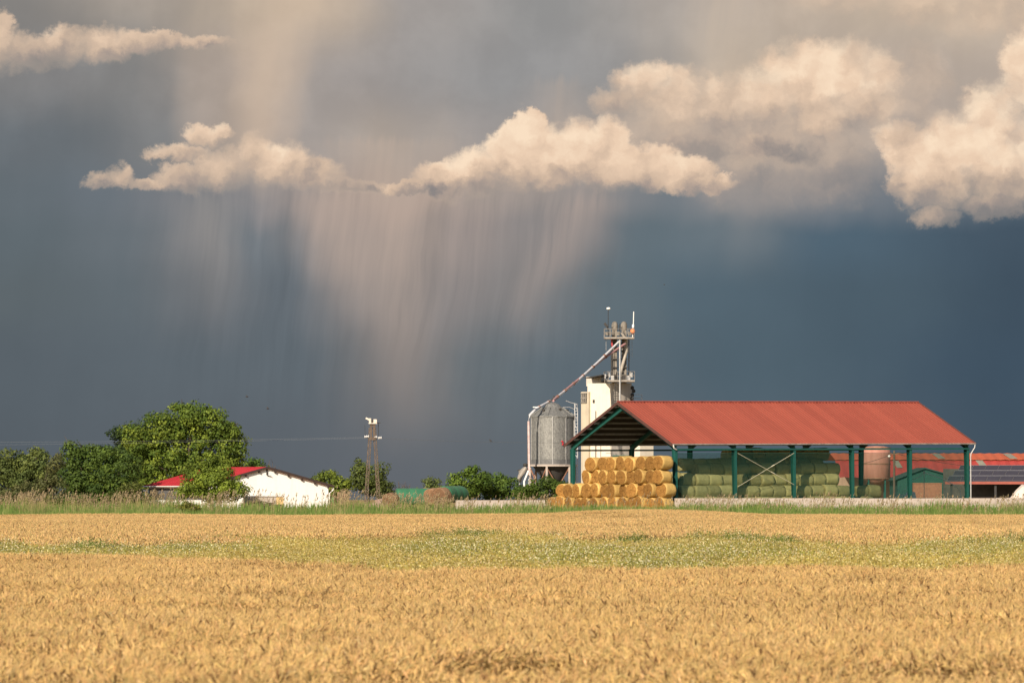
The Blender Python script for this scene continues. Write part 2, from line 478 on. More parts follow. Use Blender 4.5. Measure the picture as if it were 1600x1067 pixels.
CLOUDS = [
    dict(base=60, cut=0.2, bh=40, bd=0.05, e0=0.05, e1=1.0, op=0.5, rag=1.1, lum=0.55, puffs=[
        (1530, 15, 120, 55), (1600, 20, 80, 55), (1440, 5, 90, 45), (1660, 10, 90, 55), (1320, -10, 100, 45)]),
    # a soft veil behind the upper cloud
    dict(base=330, cut=0.2, bh=120, bd=0.25, e0=0.0, e1=1.3, op=0.55, rag=0.9, lum=0.48, halo=0.2, puffs=[
        (1150, 190, 190, 110), (1280, 170, 170, 120), (1180, 260, 130, 90), (1040, 200, 110, 80), (1290, 270, 110, 70), (1420, 160, 90, 110)]),
    dict(base=225, cut=0.55, bh=110, bd=0.34, e0=0.04, e1=0.66, op=0.94, rag=0.95, lum=0.64, kf=0.30, sv=0.6, sb=0.5, puffs=[
        (1005, 132, 62, 48, .08), (962, 158, 50, 28), (1050, 155, 80, 65, .05), (1120, 178, 90, 70), (1195, 165, 90, 75), (1250, 130, 90, 80, .10),
        (1320, 112, 80, 62, .16), (1372, 120, 45, 55, .12), (1355, 165, 65, 52, .08), (1285, 195, 85, 65), (1190, 225, 105, 50, -.12), (1255, 240, 65, 35, -.1), (1090, 228, 90, 40, -.12)]),
    dict(base=322, cut=1.0, bh=80, bd=0.26, e0=0.03, e1=0.62, op=0.96, rag=0.95, lum=0.70, kf=0.28, sv=0.5, sb=0.4, puffs=[
        (1432, 250, 55, 62), (1495, 228, 80, 70, .06), (1470, 290, 80, 55), (1418, 290, 40, 48), (1548, 190, 65, 70, .08), (1612, 115, 60, 85, .14),
        (1570, 270, 90, 75, .05), (1630, 250, 95, 105, .08), (1700, 200, 110, 140), (1780, 280, 110, 70), (1462, 338, 50, 22, -.1), (1550, 322, 70, 28, -.12), (1400, 215, 40, 26, -.2)]),
    dict(base=95, cut=1.6, bh=45, bd=0.20, e0=0.04, e1=0.62, op=0.85, rag=0.60, lum=0.52, kf=0.25, sb=0.5, puffs=[
        (-10, 78, 60, 48), (40, 85, 62, 38), (105, 76, 54, 40, .05), (160, 74, 58, 34), (215, 67, 54, 24), (270, 62, 50, 16), (-90, 60, 90, 55), (6, 42, 18, 28), (310, 66, 70, 12)]),
    dict(base=296, cut=3.0, bh=55, bd=0.24, e0=0.03, e1=0.70, op=0.88, rag=0.72, lum=0.56, kf=0.36, sb=0.3, puffs=[
        (160, 286, 36, 15), (190, 280, 34, 22), (238, 290, 48, 12), (290, 280, 60, 32), (345, 265, 60, 42, .04), (396, 240, 40, 40, .10), (440, 256, 62, 42, .06), (492, 274, 60, 32),
        (318, 212, 38, 22, -.05), (345, 205, 20, 15), (555, 292, 90, 15, -.1), (630, 294, 60, 11, -.15), (275, 240, 60, 16, -.12)]),
    dict(base=304, cut=3.6, bh=60, bd=0.27, e0=0.03, e1=0.44, op=0.96, rag=0.66, lum=0.68, kf=0.42, sv=0.35, sb=0.25, puffs=[
        (690, 282, 58, 36, -.06), (745, 268, 62, 44), (800, 250, 56, 56, .04), (824, 204, 38, 38, .14), (858, 248, 72, 60), (905, 230, 54, 58, .05), (950, 222, 46, 46), (960, 258, 76, 50, .06),
        (1025, 262, 62, 42, .04), (1075, 272, 58, 36), (1116, 287, 42, 19), (640, 293, 60, 15, -.15)]),
]
build_sky()

# ------------------------------------------------------------------ ground
def build_ground():
    ys = np.concatenate([np.arange(-60, 320, 4), np.arange(320, 690, 5), np.arange(690, 720, 1.5), np.arange(720, 900, 12), np.array([950, 1100, 1500, 2500, 4500, 9000])])
    xs = np.concatenate([[-9000, -3000, -900, -400, -200], np.arange(-120, 121, 3), [200, 400, 900, 3000, 9000]])
    X, Y = np.meshgrid(xs, ys)
    V = np.stack([X, Y, gz(X, Y)], -1).reshape(-1, 3)
    nx = len(xs); ny = len(ys)
    i = np.arange((nx - 1) * (ny - 1)); a = (i // (nx - 1)) * nx + i % (nx - 1)
    me = np_mesh('ground', V, [np.stack([a, a + 1, a + nx + 1, a + nx], -1)])
    me.polygons.foreach_set('use_smooth', [True] * len(me.polygons))
    o = link('ground', me, None, basic('soil', (0.30, 0.21, 0.095), (0.22, 0.15, 0.06), 0.4, 0.95, bump=0.4, bscale=6))
    tag(o, 'level farmland ground of dry soil running to the horizon', 'ground', None, 'structure')
build_ground()

# ------------------------------------------------------------------ scattered crops
def ribbons(base, tip, width, side, mid=None):
    """flat blades base->mid->tip; returns V,(quads,tris)"""
    n = len(base)
    if mid is None: mid = (base + tip) / 2
    V = np.empty((n, 5, 3))
    V[:, 0] = base - side * width[:, None] / 2; V[:, 1] = base + side * width[:, None] / 2
    V[:, 2] = mid - side * width[:, None] * 0.45; V[:, 3] = mid + side * width[:, None] * 0.45
    V[:, 4] = tip
    k = (np.arange(n) * 5)[:, None]
    return V.reshape(-1, 3), k + np.array([[0, 1, 3, 2]]), k + np.array([[2, 3, 4]])

def unit(v):
    return v / np.maximum(np.linalg.norm(v, axis=-1, keepdims=True), 1e-9)

class NP:
    def __init__(self): self.V = []; self.Q = []; self.T = []; self.C = []; self.n = 0
    def add(self, V, Q=None, T=None, C=None):
        if Q is not None and len(Q): self.Q.append(Q + self.n)
        if T is not None and len(T): self.T.append(T + self.n)
        self.V.append(V); self.C.append(C); self.n += len(V)
    def data(self):
        fs = []
        if self.Q: fs.append(np.concatenate(self.Q))
        if self.T: fs.append(np.concatenate(self.T))
        return np.concatenate(self.V), fs, np.concatenate(self.C)

def varied(c, n, k, amt=0.2, hue=0.05, rng=RNG):
    b = np.asarray(c)[None, :] * (1 + amt * (rng.random((n, 1)) * 2 - 1)) * (1 + hue * (rng.random((n, 3)) * 2 - 1))
    return np.repeat(b, k, axis=0)

def wheat_patch(size, n, h=0.78, ear=0.085, ew=0.013, awn=True, leafn=0.5, dark=0.03, hv=0.07):
    rng = RNG
    P_ = NP()
    b = np.zeros((n, 3)); b[:, :2] = (rng.random((n, 2)) - 0.5) * size
    hh = h * (1 + hv * rng.normal(size=n)).clip(0.75, 1.15)
    az = rng.normal(0.3, 1.5, n)                      # nodding mostly the way the wind pushes
    lean = np.stack([np.cos(az), np.sin(az), np.zeros(n)], -1)
    top = b + lean * (rng.random((n, 1)) * 0.14 + 0.02); top[:, 2] = hh - 0.02
    sa = rng.random(n) * 2 * np.pi
    side = np.stack([np.cos(sa), np.sin(sa), np.zeros(n)], -1)
    V, Q, T = ribbons(b, top, np.full(n, ew * 0.42), side, (b * 0.45 + top * 0.55) - lean * 0.02)
    P_.add(V, Q, T, varied((0.46, 0.315, 0.125), n, 5, 0.25))
    # the ear: a spindle bent over
    tilt = np.radians(rng.normal(38, 27, n)).clip(0.05, 2.4)
    d = lean * np.sin(tilt)[:, None] + np.array([0, 0, 1.0]) * np.cos(tilt)[:, None]
    d2 = unit(d + np.array([0, 0, -0.35]) + lean * 0.15)
    s = unit(np.cross(d, np.array([0.13, 0.31, 0.9]))); u = np.cross(s, d)
    el = ear * (0.75 + 0.5 * rng.random(n)); wd = ew * (0.8 + 0.4 * rng.random(n))
    EV = np.empty((n, 8, 3))
    EV[:, 0] = top - d * 0.004
    for j in range(3):
        t = 2 * np.pi * j / 3
        o = s * np.cos(t) + u * np.sin(t)
        EV[:, 1 + j] = top + d * (el * 0.28)[:, None] + o * (wd * 0.62)[:, None]
        EV[:, 4 + j] = top + d * (el * 0.5)[:, None] + d2 * (el * 0.25)[:, None] + o * (wd * 0.5)[:, None]
    EV[:, 7] = top + d * (el * 0.5)[:, None] + d2 * (el * 0.5)[:, None]
    k = (np.arange(n) * 8)[:, None]
    T = np.concatenate([k + np.array([[0, 2, 1]]), k + np.array([[0, 3, 2]]), k + np.array([[0, 1, 3]]),
                        k + np.array([[4, 5, 7]]), k + np.array([[5, 6, 7]]), k + np.array([[6, 4, 7]])])
    Q = np.concatenate([k + np.array([[1, 2, 5, 4]]), k + np.array([[2, 3, 6, 5]]), k + np.array([[3, 1, 4, 6]])])
    ec = varied((0.61, 0.417, 0.176), n, 1, 0.30, 0.07)
    dk = rng.random(n) < dark
    ec[dk] *= np.array([0.22, 0.16, 0.16])
    pale = rng.random(n) < 0.08
    ec[pale] *= np.array([1.25, 1.3, 1.5])
    P_.add(EV.reshape(-1, 3), Q, T, np.repeat(ec, 8, axis=0))
    if awn:
        m3 = 3
        bb = np.repeat(top + d * (el * 0.5)[:, None], m3, axis=0)
        dd = unit(np.repeat(d2, m3, axis=0) + rng.normal(0, 0.28, (n * m3, 3)))
        tt = bb + dd * (0.06 + 0.06 * rng.random((n * m3, 1)))
        sd_ = unit(np.cross(dd, rng.normal(size=(n * m3, 3)))) * 0.0016
        TV = np.stack([bb - sd_, bb + sd_, tt], 1).reshape(-1, 3)
        kk = (np.arange(n * m3) * 3)[:, None]
        P_.add(TV, None, kk + np.array([[0, 1, 2]]), np.repeat(np.repeat(ec, m3, axis=0) * 1.1, 3, axis=0))
    nl = int(n * leafn)
    if nl:
        i = rng.integers(0, n, nl)
        lb = b[i] + (top[i] - b[i]) * (0.45 + 0.4 * rng.random((nl, 1)))
        a2 = rng.random(nl) * 2 * np.pi
        o = np.stack([np.cos(a2), np.sin(a2), np.zeros(nl)], -1)
        L = 0.12 + 0.14 * rng.random((nl, 1))
        V, Q, T = ribbons(lb, lb + o * L + np.array([0, 0, 1]) * (rng.random((nl, 1)) - 0.75) * 0.2, np.full(nl, ew * 0.8),
                          np.stack([-np.sin(a2), np.cos(a2), np.zeros(nl)], -1), lb + o * L * 0.5 + np.array([0, 0, 0.05]))
        P_.add(V, Q, T, varied((0.56, 0.40, 0.18), nl, 5, 0.3))
    return P_.data()

def scatter(name, patch, pts, rot, scl, mat):
    """ONE object: its mesh is a tuft of plants plus the spots where the tuft grows; geometry nodes sow it"""
    V, fs, C = patch
    n0 = len(V)
    V2 = np.concatenate([V, pts]); C2 = np.concatenate([C, np.zeros((len(pts), 3))])
    me = np_mesh(name, V2, fs, C2)
    f = np.zeros(len(V2), dtype=bool); f[n0:] = True
    me.attributes.new('is_spot', 'BOOLEAN', 'POINT').data.foreach_set('value', f)
    r = np.zeros((len(V2), 3), dtype=np.float32); r[n0:, 2] = rot
    me.attributes.new('turn', 'FLOAT_VECTOR', 'POINT').data.foreach_set('vector', r.ravel())
    s = np.ones((len(V2), 3), dtype=np.float32); s[n0:] = scl
    me.attributes.new('grow', 'FLOAT_VECTOR', 'POINT').data.foreach_set('vector', s.ravel())
    o = link(name, me, None, mat)
    t = bpy.data.node_groups.new(name + '_sowing', 'GeometryNodeTree')
    t.interface.new_socket('Geometry', in_out='INPUT', socket_type='NodeSocketGeometry')
    t.interface.new_socket('Geometry', in_out='OUTPUT', socket_type='NodeSocketGeometry')
    gi = t.nodes.new('NodeGroupInput'); go = t.nodes.new('NodeGroupOutput')
    def na(nm, ty):
        q = t.nodes.new('GeometryNodeInputNamedAttribute'); q.data_type = ty; q.inputs[0].default_value = nm
        return q.outputs[0]
    sep = t.nodes.new('GeometryNodeSeparateGeometry'); sep.domain = 'POINT'
    iop = t.nodes.new('GeometryNodeInstanceOnPoints')
    t.links.new(gi.outputs[0], sep.inputs[0]); t.links.new(na('is_spot', 'BOOLEAN'), sep.inputs[1])
    t.links.new(sep.outputs[0], iop.inputs['Points']); t.links.new(sep.outputs[1], iop.inputs['Instance'])
    t.links.new(na('turn', 'FLOAT_VECTOR'), iop.inputs['Rotation']); t.links.new(na('grow', 'FLOAT_VECTOR'), iop.inputs['Scale'])
    t.links.new(iop.outputs[0], go.inputs[0])
    md = o.modifiers.new('sowing', 'NODES'); md.node_group = t
    return o

def spots(y0, y1, step, margin, jit=0.3, keep=None):
    out = []
    y = y0
    while y < y1:
        hw = 0.0667 * y + margin
        xs = np.arange(-hw, hw + step, step)
        p = np.stack([xs, np.full(len(xs), y)], -1) + RNG.uniform(-jit, jit, (len(xs), 2)) * step
        out.append(p); y += step
    p = np.concatenate(out)
    if keep is not None: p = p[keep(p[:, 0], p[:, 1])]
    return p

def wob(x, s, ph=0.0):
    return np.sin(x * s + ph) + 0.6 * np.sin(x * s * 2.3 + 1.3 + ph) + 0.4 * np.sin(x * s * 5.1 + 0.4 + ph)
def near_edge(x):       # where the near wheat ends
    return 157 + 27 * smooth(-2, -10, x) + 1.2 * wob(x, 0.5)
def far_edge(x):        # where the far wheat starts again
    return 278 + 24 * np.exp(-((x + 0.5) / 6.5) ** 2) - 22 * smooth(-6, -15, x) + 7 * wob(x, 0.6, 2.0)

wm = leafy('ripe_wheat', 0.22, 0.75, 0.22, 0.35, (0.86, 0.80, 0.72), 0.5)
p = spots(40, 200, 1.3, 5, keep=lambda x, y: y < near_edge(x))
p = p[RNG.random(len(p)) > 0.55 * (1 - smooth(58, 72, p[:, 1]))]
n = len(p)
pts = np.column_stack([p, gz(p[:, 0], p[:, 1]) + RNG.normal(0, 0.012, n)])
sz = 1 + RNG.normal(0, 0.045, n)
o = scatter('wheat_field', wheat_patch(1.6, 1500, 0.78, 0.092, 0.0128, True, 0.6, 0.06), pts, RNG.random(n) * 6.283, np.column_stack([np.ones(n), np.ones(n), sz]), wm)
tag(o, 'ripe golden wheat with nodding ears filling the blurred foreground', 'wheat', None, 'stuff')

p = spots(250, 694, 4.2, 10, keep=lambda x, y: (y > far_edge(x) - 2))
n = len(p)
pts = np.column_stack([p, gz(p[:, 0], p[:, 1]) + RNG.normal(0, 0.02, n)])
o = scatter('wheat_field', wheat_patch(5.2, 2600, 0.78, 0.16, 0.030, False, 0.35, 0.025, 0.08), pts, RNG.random(n) * 6.283,
            np.column_stack([np.ones(n), np.ones(n), 1 + RNG.normal(0, 0.03, n)]), wm)
tag(o, 'farther strip of golden wheat between the weedy band and the green verge', 'wheat', None, 'stuff')

# weeds: chamomile, dry grass and green tufts between the two stretches of wheat
def weed_patch(size, n, stem, leafc, head, nhead, h=0.9):
    rng = RNG; P_ = NP()
    b = np.zeros((n, 3)); b[:, :2] = rng.normal(0, size * 0.3, (n, 2))
    fall = np.exp(-(b[:, 0] ** 2 + b[:, 1] ** 2) / (size * 0.55) ** 2)
    a = rng.random(n) * 6.283; o = np.stack([np.cos(a), np.sin(a), np.zeros(n)], -1)
    tip = b + o * (0.05 + 0.25 * rng.random((n, 1))); tip[:, 2] = h * (0.55 + 0.45 * fall) * (0.72 + 0.33 * rng.random(n))
    V, Q, T = ribbons(b, tip, 0.012 + 0.02 * rng.random(n), np.stack([-np.sin(a), np.cos(a), np.zeros(n)], -1), b * 0.4 + tip * 0.6 + np.array([0, 0, 0.06]))
    c = np.where(rng.random((n, 1)) < 0.5, np.asarray(stem)[None], np.asarray(leafc)[None]) * (0.75 + 0.5 * rng.random((n, 1)))
    P_.add(V, Q, T, np.repeat(c, 5, axis=0))
    # small leaves and flower heads towards the top
    def bits(cnt, size_, cc, lo):
        i = rng.integers(0, n, cnt)
        ce = b[i] + (tip[i] - b[i]) * (lo + (1.02 - lo) * rng.random((cnt, 1))) + rng.normal(0, 0.03, (cnt, 3))
        s = unit(rng.normal(size=(cnt, 3))); t = unit(np.cross(s, rng.normal(size=(cnt, 3))))
        r = size_ * (0.6 + 0.8 * rng.random((cnt, 1)))
        Vq = np.stack([ce - s * r, ce - t * r * 0.7, ce + s * r, ce + t * r * 0.7], 1).reshape(-1, 3)
        k = (np.arange(cnt) * 4)[:, None]
        P_.add(Vq, k + np.array([[0, 1, 2, 3]]), None, varied(cc, cnt, 4, 0.3, 0.08))
    bits(n * 3, 0.024, leafc, 0.45)
    bits(int(n * nhead * 1.6), 0.018, head, 0.82)
    return P_.data()
gm = leafy('weedy_growth', 0.3, 0.7, 0.35)
def weeds(step, frac, patch, label, hlo=0.8, hhi=1.1, ph=0.0, sel=None):
    p = spots(142, 345, step, 7, 0.5, keep=lambda x, y: (y > near_edge(x) - 3) & (y < far_edge(x) + 3) & (sel(x, y) if sel else True))
    p = p[RNG.random(len(p)) < frac]
    n = len(p)
    s = RNG.uniform(hlo, hhi, n) * (1 + 0.16 * blot(p[:, 0], p[:, 1], 0.8, 0.11, 1.9) / 2)
    o = scatter('weeds', patch, np.column_stack([p, gz(p[:, 0], p[:, 1])]), RNG.random(n) * 6.283, np.column_stack([np.ones(n), np.ones(n), s]), gm)
    tag(o, label, 'weeds', None, 'stuff')
def blot(x, y, sx, sy, ph):
    return np.sin(x * sx + ph) + np.sin(y * sy + ph * 1.7 + 1.1 * np.sin(x * sx * 0.7)) + 0.7 * np.sin(x * sx * 2.3 + y * sy * 1.6 + ph)
weeds(1.15, 1.0, weed_patch(1.9, 420, (0.480, 0.362, 0.108), (0.385, 0.308, 0.080), (0.66, 0.56, 0.27), 0.6), 'yellowing dry weeds with pale heads filling the band between the wheat strips', 0.70, 1.05)
weeds(1.2, 0.75, weed_patch(1.7, 330, (0.29, 0.27, 0.064), (0.28, 0.26, 0.060), (0.70, 0.64, 0.40), 0.6), 'green chamomile clumps with small white flowers in the weedy band', 0.8, 1.18,
      sel=lambda x, y: blot(x, y, 0.42, 0.06, 0.6) > 0.75)
weeds(1.1, 0.55, weed_patch(1.6, 300, (0.135, 0.175, 0.036), (0.145, 0.175, 0.038), (0.62, 0.56, 0.33), 0.35), 'dark green leafy tufts near the far edge of the weedy band', 0.95, 1.25,
      sel=lambda x, y: (blot(x, y, 0.55, 0.07, 3.1) > 0.25) & (y > far_edge(x) - 26))

# ------------------------------------------------------------------ verge grass and reeds
def verge():
    rng = RNG
    n = 52000
    P_ = NP()
    x = rng.uniform(-58, 58, n); y = 694 + 13 * rng.random(n) ** 1.3
    b = np.stack([x, y, gz(x, y) - 0.05], -1)
    hh = (0.70 + 0.60 * rng.random(n)) * (1 + 0.22 * wob(x, 0.35) / 2) * np.where(x < -18, 1.12, 1.0) * np.where((x > 3.5) & (x < 15.5), 0.8, 1.0)
    a = rng.random(n) * 6.283
    o = np.stack([np.cos(a), np.sin(a) * 0.5, np.zeros(n)], -1)
    tip = b + o * (0.08 + 0.2 * rng.random((n, 1))); tip[:, 2] = b[:, 2] + hh
    V, Q, T = ribbons(b, tip, 0.04 + 0.04 * rng.random(n), np.tile([1.0, 0, 0], (n, 1)), b * 0.45 + tip * 0.55 - o * 0.03)
    g1 = np.array([0.125, 0.185, 0.042]); g2 = np.array([0.31, 0.30, 0.12]); g3 = np.array([0.085, 0.145, 0.030])
    pick = rng.random(n) * 0.75 + 0.12 + 0.3 * np.sin(x * 0.9 + y) * np.sin(x * 0.37 + 1) + 0.12 * np.sin(x * 3.1)
    c = np.where((pick < 0.3)[:, None], g3, np.where((pick > 0.88)[:, None], g2, g1)) * (0.75 + 0.5 * rng.random((n, 1)))
    P_.add(V, Q, T, np.repeat(c, 5, axis=0))
    me = np_mesh('verge_grass', *P_.data())
    o = link('verge_grass', me, None, leafy('verge_blades', 0.3))
    tag(o, 'green grass verge along the far edge of the wheat', 'grass', None, 'stuff')
    # reeds with feathery brown plumes
    P_ = NP()
    n = 4600
    x = rng.uniform(-58, 58, n)
    dens = np.where(x < -6, 1.0, 0.62) * (0.45 + 0.55 * (np.sin(x * 0.8) * np.sin(x * 0.31 + 2) > -0.3))
    dens = dens * np.where((x > 3.5) & (x < 15.5), 0.35, 1.0) * np.where((x > -25.5) & (x < -17), 0.4, 1.0)
    x = x[rng.random(n) < dens]; n = len(x)
    y = 697 + 13 * rng.random(n)
    b = np.stack([x, y, gz(x, y) - 0.05], -1)
    hh = 1.1 + 0.75 * rng.random(n) + np.where(x < -8, 0.45, 0.0) + 0.2 * np.sin(x * 0.7)
    hh = np.where(y > 704, hh * 0.85, hh)
    a = rng.normal(0.2, 0.9, n)
    o = np.stack([np.cos(a), 0.3 * np.sin(a), np.zeros(n)], -1)
    top = b + o * (0.1 + 0.2 * rng.random((n, 1))); top[:, 2] = b[:, 2] + hh
    V, Q, T = ribbons(b, top, np.full(n, 0.025), np.tile([1.0, 0, 0], (n, 1)))
    P_.add(V, Q, T, varied((0.36, 0.29, 0.14), n, 5, 0.25))
    k = 7
    i = np.repeat(np.arange(n), k)
    t = rng.random(len(i))
    ce = top[i] + np.array([0, 0, 1.0]) * (t[:, None] * 0.34 - 0.12) + o[i] * (t[:, None] * 0.14) + rng.normal(0, 0.018, (len(i), 3))
    s = unit(np.array([0.25, 0, 1.0]) + rng.normal(0, 0.35, (len(i), 3))); tt = unit(np.cross(s, rng.normal(size=(len(i), 3))))
    r = 0.10 * (0.6 + 0.7 * rng.random((len(i), 1)))
    Vq = np.stack([ce - s * r, ce - tt * r * 0.30, ce + s * r, ce + tt * r * 0.30], 1).reshape(-1, 3)
    kk = (np.arange(len(i)) * 4)[:, None]
    P_.add(Vq, kk + np.array([[0, 1, 2, 3]]), None, varied((0.36, 0.28, 0.165), len(i), 4, 0.3))
    k = 4
    i = np.repeat(np.arange(n), k)
    lb = b[i] + (top[i] - b[i]) * (0.25 + 0.5 * rng.random((len(i), 1)))
    a = rng.random(len(i)) * 6.283
    oo = np.stack([np.cos(a), 0.4 * np.sin(a), np.zeros(len(i))], -1)
    V, Q, T = ribbons(lb, lb + oo * 0.3 + np.array([0, 0, 1.0]) * (0.25 * rng.random((len(i), 1))), np.full(len(i), 0.035),
                      np.stack([0 * a, 0 * a, 0 * a + 1], -1) * 0.7, lb + oo * 0.15 + np.array([0, 0, 0.16]))
    P_.add(V, Q, T, varied((0.22, 0.24, 0.07), len(i), 5, 0.3))
    me = np_mesh('reeds', *P_.data())
    o = link('reeds', me, None, leafy('reed_plumes', 0.25))
    tag(o, 'tall reeds with feathery pinkish brown plumes standing in the verge', 'reeds', None, 'stuff')
verge()

# ------------------------------------------------------------------ trees
LEAF = leafy('foliage', 0.22, 0.6)
BARK = basic('bark', (0.11, 0.085, 0.06), (0.06, 0.045, 0.035), 3, 0.9, bump=0.5, bscale=10, stretch=(1, 1, 0.2))
TWIG = basic('dead_twigs', (0.13, 0.10, 0.09), (0.08, 0.06, 0.055), 3, 0.9)
def tree(name, label, Y, lobes, color, trunk=None, leaf=0.26, dens=1.0, cat='tree', group=None, depth=0.85, hue=(1, 1, 1), alt=None):
    """lobes: (px, py, rx px, ry px) outline masses of the crown at distance Y"""
    rng = np.random.default_rng(abs(hash((round(lobes[0][0]), round(lobes[0][1])))) % 100000)
    s = F / Y
    cx = sum(l[0] * l[2] * l[3] for l in lobes) / sum(l[2] * l[3] for l in lobes)
    base = P(cx, HY, Y); base.z = GY - 0.05 if Y > 712 else float(gz(base.x, Y))
    root = empty(name, base, 0, label, cat, group)
    P_ = NP()
    color = np.asarray(color); alt = np.asarray(alt if alt is not None else color * np.array([1.9, 1.8, 1.1]))
    cents = []
    for j, (px, py, rx, ry) in enumerate(lobes):
        c = np.array(P(px, py, Y)) - np.array(base)
        rX, rZ = rx / s, ry / s
        rY = depth * (rX + rZ) / 2
        c[1] += rng.uniform(-0.35, 0.35) * rY
        cents.append((c, rX, rZ))
        area = rX * rZ + rX * rY + rY * rZ
        nc = max(5, int(6.1 * area * dens ** 0.5 / 1.6) + 4)
        d = unit(rng.normal(size=(nc, 3)))
        rr = np.where(rng.random(nc) < 0.78, 0.62 + 0.30 * rng.random(nc), 0.2 + 0.42 * rng.random(nc))
        cc = c + d * np.array([rX, rY, rZ]) * rr[:, None]
        far = rng.random(nc) < 0.16
        cc = np.where(far[:, None], c + d * np.array([rX, rY, rZ]) * (0.92 + 0.2 * rng.random((nc, 1))), cc)
        cr = np.where(far, 0.5, 1.0) * np.minimum(0.34 + 0.60 * rng.random(nc) ** 1.5, 0.55 * min(rX, rZ) + 0.12)
        lb = rng.random() * 0.3 + 0.85
        tone = rng.random(nc)
        per = np.maximum(10, (58 * dens * (cr / 0.5) ** 2 * (0.26 / leaf) ** 2)).astype(int)
        ii = np.repeat(np.arange(nc), per)
        n = len(ii)
        e = unit(rng.normal(size=(n, 3)))
        rad = cr[ii] * (0.55 + 0.55 * rng.random(n))
        ce = cc[ii] + e * rad[:, None] * np.array([1.25, 1.25, 0.85])
        nrm = unit(e * 0.9 + unit(ce - c) * 0.4 + rng.normal(0, 0.38, (n, 3)))
        t1 = unit(np.cross(nrm, rng.normal(size=(n, 3)))); t2 = np.cross(nrm, t1)
        r = leaf * 0.5 * (0.55 + 0.8 * rng.random((n, 1)))
        V = np.stack([ce - t1 * r, ce - t2 * r * 0.62, ce + t1 * r, ce + t2 * r * 0.62], 1).reshape(-1, 3)
        k = (np.arange(n) * 4)[:, None]
        mixk = (0.15 + 0.75 * tone[ii] ** 2.0 + 0.25 * (rng.random(n) - 0.5)).clip(0, 1)[:, None]
        col = (color * (1 - mixk) + alt * mixk) * lb * (0.75 + 0.5 * rng.random((n, 1)))
        P_.add(V, k + np.array([[0, 1, 2, 3]]), None, np.repeat(col, 4, axis=0))
    me = np_mesh('crown', *P_.data())
    link('crown', me, root, LEAF)
    mb = MB()
    top = max(c[2] for c, _, _ in cents)
    r0 = trunk or 0.12
    x0 = 0.0
    fork = min(c[2] - rz * 0.8 for c, rx, rz in cents); fork = max(0.5, min(fork, top * 0.5))
    mb.tube([(x0, 0, -0.1), (x0 + 0.05, 0, fork * 0.5), (x0, 0, fork)], [r0 * 1.3, r0, r0 * 0.85])
    for c, rx, rz in cents:
        p1 = Vector((x0, 0, fork * 0.95)); p2 = Vector(c)
        mid = p1.lerp(p2, 0.5) + Vector((0, 0, 0.1 * (p2 - p1).length))
        mb.tube([p1, mid, p2, p2 + (p2 - mid) * 0.35], [r0 * 0.6, r0 * 0.42, r0 * 0.25, r0 * 0.08], 6)
    mb.build('trunk', BARK, root)
    return root

def bare(name, label, Y, px, pyb, pyt, wpx, n=9, seed=1, cat='tree'):
    rnd = random.Random(seed)
    base = P(px, pyb, Y); base.z = min(base.z, 60)
    s = F / Y
    H = (pyb - pyt) / s; W = wpx / s
    root = empty(name, (base.x, Y, GY), 0, label, cat)
    z0 = base.z - GY
    mb = MB()
    mb.tube([(0, 0, -0.1), (0.03, 0, z0 + H * 0.3)], [0.10, 0.06], 6)
    mb.build('trunk', BARK, root)
    mb = MB()
    for i in range(n):
        x = W * (i / (n - 1) - 0.5)
        p0 = Vector((0.03, 0, z0 + H * rnd.uniform(0.0, 0.3))); p2 = Vector((x, rnd.uniform(-1, 1) * W * 0.3, z0 + H * rnd.uniform(0.65, 1.0) * (1 - 0.35 * abs(2 * i / (n - 1) - 1))))
        mid = p0.lerp(p2, 0.5) + Vector((x * 0.15, 0, -0.05 * H))
        mb.tube([p0, mid, p2], [0.045, 0.03, 0.014], 5)
        for _ in range(4):
            q = mid.lerp(p2, rnd.uniform(0, 0.9)); e = q + Vector((rnd.uniform(-0.3, 0.3), rnd.uniform(-0.3, 0.3), rnd.uniform(0.15, 0.45))) * (H / 2)
            mb.tube([q, e], [0.022, 0.010], 4)
    mb.build('twigs', TWIG, root)

D1 = (0.042, 0.080, 0.014); D2 = (0.036, 0.070, 0.016); D3 = (0.062, 0.092, 0.028)
YEL = (0.200, 0.250, 0.034)
tree('broadleaf_tree', 'tall broad crowned tree rising behind the red roofed white house', 762,
     [(300, 650, 40, 22), (262, 668, 42, 28), (335, 668, 40, 28), (225, 690, 40, 30), (290, 695, 52, 38), (350, 700, 36, 34), (312, 730, 52, 34), (245, 728, 48, 36), (355, 730, 32, 28),
      (208, 675, 22, 14), (360, 672, 18, 14), (285, 640, 18, 12)], D1, 0.30, alt=YEL)
tree('broadleaf_tree', 'dark bluish green tree leaning out left of the tallest tree', 768,
     [(195, 678, 28, 14), (212, 700, 36, 26), (190, 715, 24, 24), (225, 735, 34, 30), (200, 750, 30, 26)], (0.034, 0.064, 0.022), 0.16, alt=(0.060, 0.098, 0.030))
tree('broadleaf_tree', 'round dark green tree with two bumpy tops left of the red roof', 742,
     [(160, 712, 32, 22), (190, 735, 32, 34), (145, 745, 42, 36), (115, 712, 20, 18), (128, 702, 9, 8), (108, 694, 8, 8), (118, 740, 32, 34), (180, 765, 38, 20), (135, 770, 42, 18), (120, 781, 60, 11), (190, 781, 50, 11)], D2, 0.16, alt=(0.110, 0.160, 0.026))
tree('broadleaf_tree', 'grey green tree at the left edge of the picture', 750,
     [(15, 722, 26, 22), (52, 722, 26, 24), (35, 750, 40, 30), (72, 755, 26, 30), (5, 760, 36, 26), (62, 712, 14, 12), (-25, 730, 34, 30), (-50, 755, 40, 30)], D3, 0.16, alt=(0.150, 0.180, 0.045))
